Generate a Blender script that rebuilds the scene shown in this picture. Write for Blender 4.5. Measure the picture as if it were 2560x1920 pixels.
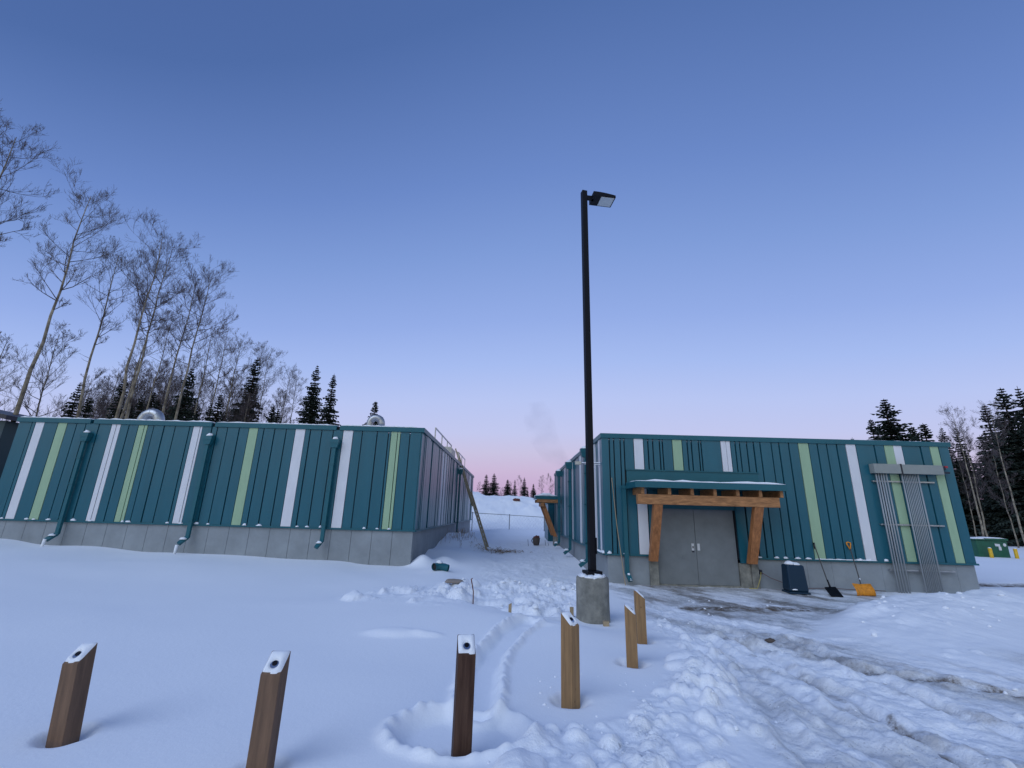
import bpy, bmesh, math, random
import numpy as np
from mathutils import Vector, Matrix

# ------------------------------------------------------------------ scene, camera, sky, light
for o in list(bpy.data.objects): bpy.data.objects.remove(o)
SC = bpy.context.scene
COL = SC.collection
R = math.radians

U = Vector((106, -3860, 1110)).normalized()          # world up, right and forward in camera axes (x right, y down, z ahead)
D = Vector((-3, 320, 1110)); D = (D - U * D.dot(U)).normalized()
X = U.cross(D); X = X if X.x > 0 else -X
cam_d = bpy.data.cameras.new('camera'); cam = bpy.data.objects.new('camera', cam_d); COL.objects.link(cam)
def c2w(v): return Vector((v.dot(X), v.dot(D), v.dot(U)))
cx, cy, cz = c2w(Vector((1, 0, 0))), c2w(Vector((0, -1, 0))), c2w(Vector((0, 0, -1)))
cam.matrix_world = Matrix(((cx.x, cy.x, cz.x, 0), (cx.y, cy.y, cz.y, 0), (cx.z, cy.z, cz.z, 1.9), (0, 0, 0, 1)))
cam_d.sensor_width = 36; cam_d.lens = 36 * 1110 / 2560
cam_d.clip_start = 0.05; cam_d.clip_end = 3000
SC.camera = cam

def s2l(r, g, b, k=1.0):
    f = lambda c: (c / 255 / 12.92) if c / 255 <= .04045 else ((c / 255 + .055) / 1.055) ** 2.4
    return (f(r) * k, f(g) * k, f(b) * k, 1)

w = bpy.data.worlds.new('World'); SC.world = w; w.use_nodes = True
nt = w.node_tree; N = nt.nodes; L = nt.links
for n in list(N): N.remove(n)
out = N.new('ShaderNodeOutputWorld'); bg = N.new('ShaderNodeBackground'); L.new(bg.outputs[0], out.inputs[0])
tc = N.new('ShaderNodeTexCoord'); sep = N.new('ShaderNodeSeparateXYZ'); L.new(tc.outputs['Generated'], sep.inputs[0])
def ramp(stops, src):
    r = N.new('ShaderNodeValToRGB'); e = r.color_ramp.elements
    while len(e) > 1: e.remove(e[0])
    e[0].position = stops[0][0]; e[0].color = stops[0][1]
    for p, c in stops[1:]:
        q = e.new(p); q.color = c
    L.new(src, r.inputs[0]); return r
xx_ = N.new('ShaderNodeMath'); xx_.operation = 'MULTIPLY'; L.new(sep.outputs[0], xx_.inputs[0]); L.new(sep.outputs[0], xx_.inputs[1])
ma_ = N.new('ShaderNodeMath'); ma_.operation = 'MULTIPLY_ADD'; L.new(xx_.outputs[0], ma_.inputs[0]); ma_.inputs[1].default_value = .62
mx_ = N.new('ShaderNodeMath'); mx_.operation = 'MULTIPLY_ADD'; L.new(sep.outputs[0], mx_.inputs[0]); mx_.inputs[1].default_value = -.17; mx_.inputs[2].default_value = 1; L.new(mx_.outputs[0], ma_.inputs[2])
zp_ = N.new('ShaderNodeMath'); zp_.operation = 'MULTIPLY'; zp_.use_clamp = True; L.new(sep.outputs[2], zp_.inputs[0]); L.new(ma_.outputs[0], zp_.inputs[1])
# twilight sky opposite the set sun: pink belt over the horizon, blue above
front = ramp([(0, s2l(176, 160, 200)), (.05, s2l(198, 172, 208)), (.085, s2l(203, 184, 216)), (.125, s2l(201, 195, 226)), (.17, s2l(194, 200, 238)), (.24, s2l(184, 198, 242)),
              (.32, s2l(166, 188, 240)), (.41, s2l(148, 173, 231)), (.54, s2l(127, 156, 216)), (.66, s2l(107, 137, 200)), (.84, s2l(79, 109, 168)), (1, s2l(72, 98, 156))], zp_.outputs[0])
# the side where the sun has set: brighter, yellowish low down
back = ramp([(0, (1.0, .62, .38, 1)), (.08, (1.15, .98, .70, 1)), (.2, (1.0, 1.05, .90, 1)), (.36, (.50, .66, .85, 1)), (.7, (.20, .31, .60, 1)), (1, s2l(62, 90, 150))], sep.outputs[2])
mr = N.new('ShaderNodeMapRange'); mr.interpolation_type = 'SMOOTHSTEP'
mr.inputs['From Min'].default_value = .35; mr.inputs['From Max'].default_value = -.85
L.new(sep.outputs[1], mr.inputs['Value'])
mx = N.new('ShaderNodeMix'); mx.data_type = 'RGBA'
L.new(mr.outputs[0], mx.inputs[0]); L.new(front.outputs[0], mx.inputs[6]); L.new(back.outputs[0], mx.inputs[7])
L.new(mx.outputs[2], bg.inputs[0]); bg.inputs[1].default_value = 1.0

sky_fill_d = bpy.data.lights.new('sky_fill', 'SUN'); sky_fill_d.energy = 1.3; sky_fill_d.angle = R(44); sky_fill_d.color = (.66, .77, 1)  # added soft blue fill lamp that brightens the snow after sunset
sky_fill = bpy.data.objects.new('sky_fill', sky_fill_d); COL.objects.link(sky_fill)
sky_fill.rotation_euler = Vector((.46, .52, -.58)).to_track_quat('-Z', 'Y').to_euler()

SC.view_settings.view_transform = 'Standard'; SC.view_settings.look = 'None'
SC.view_settings.exposure = 0; SC.view_settings.gamma = 1; SC.view_settings.use_curve_mapping = False
SC.render.engine = 'CYCLES'
SC.render.resolution_x = 1024; SC.render.resolution_y = 768

# ------------------------------------------------------------------ materials
def mat(name, col, rough=.6, metal=0, spec=.5, noise=None, bump=None, stretch=(1, 1, 1), col2=None, coat=0):
    m = bpy.data.materials.new(name); m.use_nodes = True
    n = m.node_tree.nodes; l = m.node_tree.links; b = n['Principled BSDF']
    b.inputs['Roughness'].default_value = rough; b.inputs['Metallic'].default_value = metal
    b.inputs['Specular IOR Level'].default_value = spec; b.inputs['Base Color'].default_value = (*col, 1)
    b.inputs['Coat Weight'].default_value = coat
    if noise or bump:
        t = n.new('ShaderNodeTexCoord'); mp = n.new('ShaderNodeMapping'); mp.inputs['Scale'].default_value = stretch
        l.new(t.outputs['Object'], mp.inputs[0])
    if noise:
        sc, amt = noise
        z = n.new('ShaderNodeTexNoise'); z.inputs['Scale'].default_value = sc; z.inputs['Detail'].default_value = 6; z.inputs['Roughness'].default_value = .65
        l.new(mp.outputs[0], z.inputs[0])
        cr = n.new('ShaderNodeValToRGB'); cr.color_ramp.elements[0].position = .3; cr.color_ramp.elements[1].position = .7
        c2 = col2 or tuple(c * (1 - amt) for c in col)
        cr.color_ramp.elements[0].color = (*c2, 1); cr.color_ramp.elements[1].color = (*[min(1, c * (1 + amt * .35)) for c in col], 1)
        l.new(z.outputs[0], cr.inputs[0]); l.new(cr.outputs[0], b.inputs['Base Color'])
    if bump:
        sc, st, dist = bump
        z = n.new('ShaderNodeTexNoise'); z.inputs['Scale'].default_value = sc; z.inputs['Detail'].default_value = 8; z.inputs['Roughness'].default_value = .6
        l.new(mp.outputs[0], z.inputs[0])
        bp = n.new('ShaderNodeBump'); bp.inputs['Strength'].default_value = st; bp.inputs['Distance'].default_value = dist
        l.new(z.outputs[0], bp.inputs['Height']); l.new(bp.outputs[0], b.inputs['Normal'])
    return m

M = dict(
 teal=mat('teal_metal', (.011, .106, .145), .34, 0, .42, noise=(3, .12), bump=(1.5, .15, .02), stretch=(1, 1, .15)),
 trim=mat('teal_trim', (.012, .105, .132), .42, 0, .35, noise=(2, .1)),
 white=mat('white_metal', (.66, .66, .68), .5, 0, .3, noise=(4, .08), stretch=(1, 1, .3)),
 green=mat('green_metal', (.31, .44, .28), .5, 0, .3, noise=(4, .08), stretch=(1, 1, .3)),
 conc=mat('concrete', (.25, .24, .205), .85, 0, .3, noise=(5, .45), bump=(30, .3, .01), col2=(.12, .12, .105)),
 found=mat('foundation_panel', (.27, .295, .31), .7, 0, .3, noise=(1.1, .22), bump=(60, .15, .003)),
 timber=mat('timber', (.43, .20, .08), .6, 0, .3, noise=(6, .55), bump=(25, .4, .01), stretch=(.6, 3, 3)),
 timberv=mat('timber_upright', (.43, .175, .065), .6, 0, .3, noise=(5, .5), bump=(25, .4, .01), stretch=(3, 3, .5)),
 door=mat('door_paint', (.19, .205, .21), .55, 0, .25, noise=(2.5, .15)),
 doorpad=mat('door_label', (.6, .6, .6), .6),
 galv=mat('galvanised', (.42, .43, .44), .38, .8, .5, noise=(9, .25)),
 conduit=mat('conduit_steel', (.30, .32, .33), .5, .2, .4),
 trough=mat('grey_box', (.27, .29, .27), .55, .1, .3, noise=(4, .1)),
 black=mat('black_paint', (.003, .003, .006), .5, 0, .2),
 dark=mat('dark_metal', (.018, .02, .028), .45, 0, .4),
 lens=mat('lamp_lens', (.55, .57, .55), .15, 0, .6),
 chrome=mat('chrome', (.65, .65, .66), .15, 1, .5),
 bin=mat('bin_plastic', (.005, .026, .052), .5, 0, .3),
 orange=mat('orange_plastic', (.75, .27, .015), .5, 0, .4, noise=(14, .4)),
 shaft=mat('shaft', (.05, .045, .04), .5),
 utility=mat('utility_green', (.012, .10, .055), .45, 0, .4, noise=(5, .3)),
 yellow=mat('yellow_paint', (.75, .45, .02), .5, 0, .4, noise=(8, .3)),
 red=mat('red_tag', (.35, .02, .03), .5),
 tan=mat('tan_wood', (.36, .27, .16), .7),
 ladder=mat('ladder_fibre', (.34, .27, .16), .55, 0, .4, noise=(6, .4)),
 bark=mat('aspen_bark', (.30, .26, .19), .9, 0, .2, noise=(2.2, .8), stretch=(1, 1, .8), col2=(.045, .035, .03)),
 twig=mat('twigs', (.11, .09, .09), .9, 0, .2, noise=(1, .4)),
 bark2=mat('spruce_bark', (.06, .042, .03), .95, 0, .2),
 needle=mat('spruce_needles', (.040, .055, .045), .85, 0, .15, noise=(1.3, .5)),
 straw=mat('dry_grass', (.22, .15, .08), .9),
 rust=mat('rust', (.12, .04, .03), .8),
 bucket=mat('bucket_clay', (.10, .075, .06), .7, noise=(8, .4)),
 shed=mat('dark_siding', (.02, .045, .05), .6),
 stone=mat('stone', (.26, .22, .19), .9, noise=(8, .3)),
 cord=mat('yellow_cord', (.40, .33, .10), .6),
 fence=mat('fence_steel', (.16, .17, .18), .5, .5, .5),
 beige=mat('beige_metal', (.45, .43, .36), .5, noise=(5, .15)),
 void_shade=mat('dark_void_shade', (.01, .01, .012), .8),  # shade of gaps and hollows painted near-black
)
def wood_post():
    m = mat('post_wood', (.34, .20, .09), .75, 0, .2, noise=(7, .4), bump=(30, .35, .006), stretch=(2.5, 2.5, .22), col2=(.20, .12, .06))
    n = m.node_tree.nodes; l = m.node_tree.links; b = n['Principled BSDF']
    src = b.inputs['Base Color'].links[0].from_socket
    t = n.new('ShaderNodeTexCoord'); v = n.new('ShaderNodeTexVoronoi'); v.inputs['Scale'].default_value = 7
    oi = n.new('ShaderNodeObjectInfo'); ad = n.new('ShaderNodeVectorMath'); ad.operation = 'ADD'
    l.new(t.outputs['Object'], ad.inputs[0]); l.new(oi.outputs['Location'], ad.inputs[1]); l.new(ad.outputs[0], v.inputs['Vector'])
    r = n.new('ShaderNodeValToRGB'); r.color_ramp.elements[0].position = .06; r.color_ramp.elements[1].position = .14
    r.color_ramp.elements[0].color = (.25, .2, .18, 1); r.color_ramp.elements[1].color = (1, 1, 1, 1)
    l.new(v.outputs['Distance'], r.inputs[0])
    x = n.new('ShaderNodeMix'); x.data_type = 'RGBA'; x.blend_type = 'MULTIPLY'; x.inputs[0].default_value = .8
    l.new(src, x.inputs[6]); l.new(r.outputs[0], x.inputs[7]); l.new(x.outputs[2], b.inputs['Base Color'])
    return m
M['post'] = wood_post()
M['postshaded'] = mat('post_wood_shaded', (.20, .12, .075), .75, 0, .2, noise=(7, .35), bump=(30, .35, .006), stretch=(2.5, 2.5, .22), col2=(.11, .07, .048))  # shaded copy of the post wood, low light painted into its colour
M['postdark'] = mat('post_wood_dark', (.085, .046, .030), .7, 0, .2, noise=(9, .5), bump=(30, .35, .006), stretch=(2.5, 2.5, .22), col2=(.035, .015, .01))

def snow_mat():
    m = bpy.data.materials.new('snow'); m.use_nodes = True
    n = m.node_tree.nodes; l = m.node_tree.links; b = n['Principled BSDF']
    b.inputs['Specular IOR Level'].default_value = .25
    t = n.new('ShaderNodeTexCoord')
    ice = n.new('ShaderNodeAttribute'); ice.attribute_name = 'ice'
    dirt = n.new('ShaderNodeAttribute'); dirt.attribute_name = 'dirt'
    mp = n.new('ShaderNodeMapping'); mp.inputs['Scale'].default_value = (1, 1, 1); l.new(t.outputs['Object'], mp.inputs[0])
    nz = n.new('ShaderNodeTexNoise'); nz.inputs['Scale'].default_value = 2.6; nz.inputs['Detail'].default_value = 9; nz.inputs['Roughness'].default_value = .7
    l.new(mp.outputs[0], nz.inputs[0])
    def mixc(fac, a, bb):
        x = n.new('ShaderNodeMix'); x.data_type = 'RGBA'
        if isinstance(fac, float): x.inputs[0].default_value = fac
        else: l.new(fac, x.inputs[0])
        for i, c in ((6, a), (7, bb)):
            if isinstance(c, tuple): x.inputs[i].default_value = c
            else: l.new(c, x.inputs[i])
        return x.outputs[2]
    def mrange(src, a, bb, c=0., d=1.):
        q = n.new('ShaderNodeMapRange'); l.new(src, q.inputs[0])
        for i, v in zip((1, 2, 3, 4), (a, bb, c, d)): q.inputs[i].default_value = v
        return q.outputs[0]
    def mul(a, bb):
        q = n.new('ShaderNodeMath'); q.operation = 'MULTIPLY'; l.new(a, q.inputs[0]); l.new(bb, q.inputs[1]); return q.outputs[0]
    icef = mul(ice.outputs['Fac'], mrange(nz.outputs[0], .38, .58, .25, 1.))
    c = mixc(icef, (.85, .87, .90, 1), (.47, .48, .49, 1))
    dn = n.new('ShaderNodeTexNoise'); dn.inputs['Scale'].default_value = 5; dn.inputs['Detail'].default_value = 8; dn.inputs['Roughness'].default_value = .75
    l.new(mp.outputs[0], dn.inputs[0])
    c = mixc(mul(dirt.outputs['Fac'], mrange(dn.outputs[0], .34, .54)), c, (.13, .10, .075, 1))
    sp = n.new('ShaderNodeTexNoise'); sp.inputs['Scale'].default_value = 38; sp.inputs['Detail'].default_value = 3; l.new(mp.outputs[0], sp.inputs[0])
    c = mixc(mul(mrange(sp.outputs[0], .62, .70), mrange(ice.outputs['Fac'], .1, .8, 0, .55)), c, (.16, .14, .12, 1))
    l.new(c, b.inputs['Base Color'])
    l.new(mrange(ice.outputs['Fac'], 0, 1, .75, .42), b.inputs['Roughness'])
    bn = n.new('ShaderNodeTexNoise'); bn.inputs['Scale'].default_value = 22; bn.inputs['Detail'].default_value = 8; bn.inputs['Roughness'].default_value = .62
    l.new(mp.outputs[0], bn.inputs[0])
    rgh = n.new('ShaderNodeAttribute'); rgh.attribute_name = 'rough'
    bn2 = n.new('ShaderNodeTexNoise'); bn2.inputs['Scale'].default_value = 6.5; bn2.inputs['Detail'].default_value = 6; bn2.inputs['Roughness'].default_value = .6
    l.new(mp.outputs[0], bn2.inputs[0])
    bp2 = n.new('ShaderNodeBump'); bp2.inputs['Distance'].default_value = .06
    l.new(mrange(rgh.outputs['Fac'], 0, 1, .06, .8), bp2.inputs['Strength']); l.new(bn2.outputs[0], bp2.inputs['Height'])
    bp = n.new('ShaderNodeBump'); bp.inputs['Distance'].default_value = .02
    l.new(mrange(rgh.outputs['Fac'], 0, 1, .20, .8), bp.inputs['Strength'])
    l.new(bn.outputs[0], bp.inputs['Height']); l.new(bp2.outputs[0], bp.inputs['Normal']); l.new(bp.outputs[0], b.inputs['Normal'])
    return m
M['snow'] = snow_mat()
M['snowcap'] = mat('snow_cap', (.82, .84, .87), .8, 0, .2, bump=(25, .4, .01))

# ------------------------------------------------------------------ helpers
def tag(o, label=None, cat=None, group=None, kind=None):
    if label: o['label'] = label
    if cat: o['category'] = cat
    if group: o['group'] = group
    if kind: o['kind'] = kind
    return o
def thing(name, label, cat, loc=(0, 0, 0), rz=0, group=None, kind=None):
    o = bpy.data.objects.new(name, None); COL.objects.link(o); o.location = loc; o.rotation_euler = (0, 0, rz)
    o.empty_display_size = .2
    return tag(o, label, cat, group, kind)
def copy_tree(o, parent=None):
    c = o.copy(); COL.objects.link(c); c.parent = parent
    for ch in o.children: copy_tree(ch, c)
    return c

class MB:
    def __init__(s): s.v = []; s.f = []
    def quadbox(s, p):
        i = len(s.v); s.v += [tuple(q) for q in p]
        s.f += [(i, i+3, i+2, i+1), (i+4, i+5, i+6, i+7), (i, i+1, i+5, i+4), (i+1, i+2, i+6, i+5), (i+2, i+3, i+7, i+6), (i+3, i, i+4, i+7)]
        return s
    def box(s, x0, x1, y0, y1, z0, z1):
        return s.quadbox([(x0, y0, z0), (x1, y0, z0), (x1, y1, z0), (x0, y1, z0), (x0, y0, z1), (x1, y0, z1), (x1, y1, z1), (x0, y1, z1)])
    def bar(s, a, b, w, h, up=(0, 0, 1)):                   # rectangular bar from a to b
        a = Vector(a); b = Vector(b); d = (b - a).normalized(); u = Vector(up)
        sd = d.cross(u).normalized(); u = sd.cross(d).normalized()
        sd *= w / 2; u *= h / 2
        return s.quadbox([a - sd - u, a + sd - u, a + sd + u, a - sd + u, b - sd - u, b + sd - u, b + sd + u, b - sd + u])
    def tube(s, pts, rad, n=8, cap=True):
        pts = [Vector(p) for p in pts]; m = len(pts)
        if not hasattr(rad, '__len__'): rad = [rad] * m
        base = len(s.v); ref = None
        for k, p in enumerate(pts):
            d = (pts[min(k+1, m-1)] - pts[max(k-1, 0)]).normalized()
            if ref is None: ref = Vector((0, 0, 1)) if abs(d.z) < .9 else Vector((1, 0, 0))
            a = d.cross(ref).normalized(); ref2 = a.cross(d).normalized(); ref = ref2
            for j in range(n):
                t = 2 * math.pi * j / n
                s.v.append(tuple(p + (a * math.cos(t) + ref2 * math.sin(t)) * rad[k]))
        for k in range(m - 1):
            for j in range(n):
                q = base + k * n
                s.f.append((q + j, q + (j+1) % n, q + n + (j+1) % n, q + n + j))
        if cap:
            s.f.append(tuple(base + j for j in range(n))[::-1]); s.f.append(tuple(base + (m-1) * n + j for j in range(n)))
        return s
    def lathe(s, prof, c=(0, 0, 0), n=24):
        base = len(s.v)
        for r, z in prof:
            for j in range(n):
                t = 2 * math.pi * j / n; s.v.append((c[0] + r * math.cos(t), c[1] + r * math.sin(t), c[2] + z))
        for k in range(len(prof) - 1):
            for j in range(n):
                q = base + k * n; s.f.append((q + j, q + (j+1) % n, q + n + (j+1) % n, q + n + j))
        s.f.append(tuple(base + j for j in range(n))[::-1]); s.f.append(tuple(base + (len(prof)-1) * n + j for j in range(n)))
        return s
    def blob(s, c, r, rnd, n=7, m=4):                       # half-buried lumpy mound of snow
        base = len(s.v); rx, ry, rz = r
        for k in range(m):
            ph = math.pi / 2 * k / m
            for j in range(n):
                t = 2 * math.pi * j / n + k * .3; q = 1 + rnd.uniform(-.22, .22)
                s.v.append((c[0] + rx * math.cos(ph) * math.cos(t) * q, c[1] + ry * math.cos(ph) * math.sin(t) * q, c[2] + rz * math.sin(ph) * q))
        s.v.append((c[0], c[1], c[2] + rz))
        for k in range(m - 1):
            for j in range(n):
                q = base + k * n; s.f.append((q + j, q + (j+1) % n, q + n + (j+1) % n, q + n + j))
        q = base + (m-1) * n
        for j in range(n): s.f.append((q + j, q + (j+1) % n, base + m * n))
        s.f.append(tuple(base + j for j in range(n))[::-1])
        return s
    def build(s, name, m, parent=None, smooth=False, bevel=0, sub=0, origin=None):
        off = Vector((0, 0, 0))
        p = parent
        while p is not None: off += Vector(p.location); p = p.parent
        if origin is not None: off = Vector(origin)
        me = bpy.data.meshes.new(name)
        me.from_pydata([(a - off.x, b - off.y, c - off.z) for a, b, c in s.v], [], s.f); me.update()
        if len(s.f) < 6000:
            bm = bmesh.new(); bm.from_mesh(me); bmesh.ops.recalc_face_normals(bm, faces=bm.faces); bm.to_mesh(me); bm.free()
        me.materials.append(M[m] if isinstance(m, str) else m)
        if smooth: me.polygons.foreach_set('use_smooth', [True] * len(me.polygons))
        o = bpy.data.objects.new(name, me); COL.objects.link(o)
        if parent is not None: o.parent = parent
        elif origin is not None: o.location = origin
        if bevel:
            b = o.modifiers.new('bevel', 'BEVEL'); b.width = bevel; b.segments = 2; b.limit_method = 'ANGLE'
        if sub:
            b = o.modifiers.new('sub', 'SUBSURF'); b.levels = sub; b.render_levels = sub
        return o

# ------------------------------------------------------------------ snow ground
rng = np.random.default_rng(7)
PERM = rng.integers(0, 1 << 16, 4096)
def hsh(i, j, seed): return PERM[(PERM[(i + seed * 131) & 4095] + j) & 4095] / 65535.0
def vnoise(x, y, seed=0):
    xi = np.floor(x).astype(np.int64); yi = np.floor(y).astype(np.int64); xf = x - xi; yf = y - yi
    u = xf**3 * (xf * (xf * 6 - 15) + 10); v = yf**3 * (yf * (yf * 6 - 15) + 10)
    a = hsh(xi, yi, seed); b = hsh(xi+1, yi, seed); c = hsh(xi, yi+1, seed); d = hsh(xi+1, yi+1, seed)
    return (a + (b - a) * u) * (1 - v) + (c + (d - c) * u) * v
def fbm(x, y, seed=0, o=4, g=.5):
    r = 0; a = 1; t = 0
    for k in range(o):
        r = r + a * (vnoise(x * 2**k + 17.3 * k, y * 2**k - 9.1 * k, seed + k) - .5) * 2; t += a; a *= g
    return r / t
def sstep(a, b, x):
    t = np.clip((x - a) / (b - a), 0, 1); return t * t * (3 - 2 * t)
def polydist(x, y, P):
    best = np.full(x.shape, 1e9)
    for (ax, ay), (bx, by) in zip(P[:-1], P[1:]):
        dx, dy = bx - ax, by - ay
        t = np.clip(((x - ax) * dx + (y - ay) * dy) / (dx*dx + dy*dy), 0, 1)
        best = np.minimum(best, np.hypot(x - ax - t*dx, y - ay - t*dy))
    return best
def polysd(x, y, P):                                        # distance to a polygon, negative inside
    d = polydist(x, y, P + [P[0]]); ins = np.zeros(x.shape, bool)
    n = len(P)
    for i in range(n):
        ax, ay = P[i]; bx, by = P[(i+1) % n]
        c = ((ay > y) != (by > y)) & (x < (bx - ax) * (y - ay) / (by - ay + 1e-12) + ax)
        ins ^= c
    return np.where(ins, -d, d)

CP = [(-3.2,4,.11),(-1.7,3.7,.11),(-.32,4,.12),(.65,5.1,.06),(1.6,6.3,.03),(2,7.5,.02),(1.6,9.1,-.03),(-.3,8.4,.15),(-1.2,9.0,.16),(-2.2,9.6,.12),(.8,8.3,.08),
      (.5,10.3,-.16),(-.4,11,-.14),(1,12.5,-.1),(1.5,14.5,-.06),(-2,11.5,.03),(-2.2,14,.08),(-4,12,.08),(-8,10,.12),(-8,5,.12),(-14,8,.3),(-12,4,.15),(-1.2,14.3,-.05),
      (-17.3,15.6,.58),(-15.6,15.6,.40),(-11.2,15.6,.27),(-6.4,15.6,.18),(-4.2,15.5,.05),(-3.3,16,.02),(-22,14,.7),(-30,20,.8),(-3.0,17.8,.08),(-2.9,20.3,.28),(-3,23,.42),(-3.2,25.2,.50),(-3,29.5,.32),(-3,38.4,.2),
      (-1,22,0),(0,20,-.02),(0,17,-.05),(.5,26,.02),(2.6,17,-.08),(2.6,22,.06),(2.6,27,.06),(0,31,.1),(0,35,.28),(-1.2,28,.15),(0,40,.42),(4,36,.3),
      (2.9,13.6,-.01),(5,13.6,-.02),(7,13.5,-.02),(9,13.5,-.02),(11,13.5,-.02),(13.5,13.6,-.03),(4,10,-.08),(7,11,-.06),(3.5,7,-.1),(5,5,-.08),(3,4,-.02),(2,3,.03),(8,5,-.05),(12,6,-.05),
      (16,12,0),(17,16.3,-.02),(20,20,.05),(27,24,.1),(30,30,.1),(45,45,.3),(20,8,0),(-30,5,.5),(0,0,.05),(5,0,0),(-6,0,.1),(0,-20,0),(30,-20,0),(-30,-20,.2),(0,60,.4),(30,60,.3),(-30,60,.5)]
BERM = [(-.1,3.4),(.15,4.2),(.6,4.5),(1.15,4.9),(1.9,5.9),(2.5,7.4),(2.5,9.3),(3.1,9.9),(3.15,7.9),(2.9,6.2),(2.45,5.1),(1.9,4.2),(1.9,2.6),(-.4,2.6)]
ALLEY = [(-2.0,10.9),(-1.5,12.6),(-.2,13.4),(1.0,14.3),(1.9,13.2),(1.9,10.6),(1.2,9.7),(.1,9.9),(-.7,10.5)]
LEFTC = [(-3.1,10.2),(-2.6,11.6),(-1.0,12.6),(-.7,10.6),(-1.1,9.6),(-2.2,9.7)]
DRIVE = [(2.7,13.9),(2.8,9.5),(3.2,8),(2.9,6.2),(2.3,4.8),(1.9,2),(30,2),(30,8.5),(14,6.9),(8,7.6),(5.2,8.7),(7,10.2),(9.6,12.7),(11.5,13.9)]
PAD = [(3.0,13.9),(3.2,11.2),(4.6,10.2),(6.4,9.9),(8.2,11.3),(10.6,13.3),(11,13.9)]
CREST = [(5.4,8.3),(6.27,9.05),(7.82,10.24),(9.0,11.06),(11.37,11.86),(13.57,12.7),(20,14.2),(40,15.5)]
TRACK = [(.36,8.5),(.02,7.7),(-.17,6.9),(-.26,6.3),(-.28,5.4),(-.27,4.9)]
POSTS = [(-3.50,4.2),(-1.72,3.76),(-.335,4.09),(.665,5.28),(1.64,6.58),(2.08,7.72)]
RUTS = [[(3.6,8.6),(4.5,7.45),(5.0,6.85),(5.6,6.42),(6.3,5.9),(7.5,5.1)], [(3.92,9.0),(3.88,6.97),(3.86,5.46),(3.84,4.4),(3.7,3.2)], [(2.82,7.5),(2.76,5.75),(2.5,4.24),(2.2,3)], [(4.8,8.4),(4.75,6.6),(4.9,5.2),(5.1,3.6)], [(3.35,8.3),(3.3,6),(3.25,4.6),(3.0,3)]]
FOOT = [(-1.71,7.44,.42,.12),(-1.2,7.4,.22,.09),(.55,8.35,.28,.06),(.2,8.6,.2,.05)]

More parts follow.
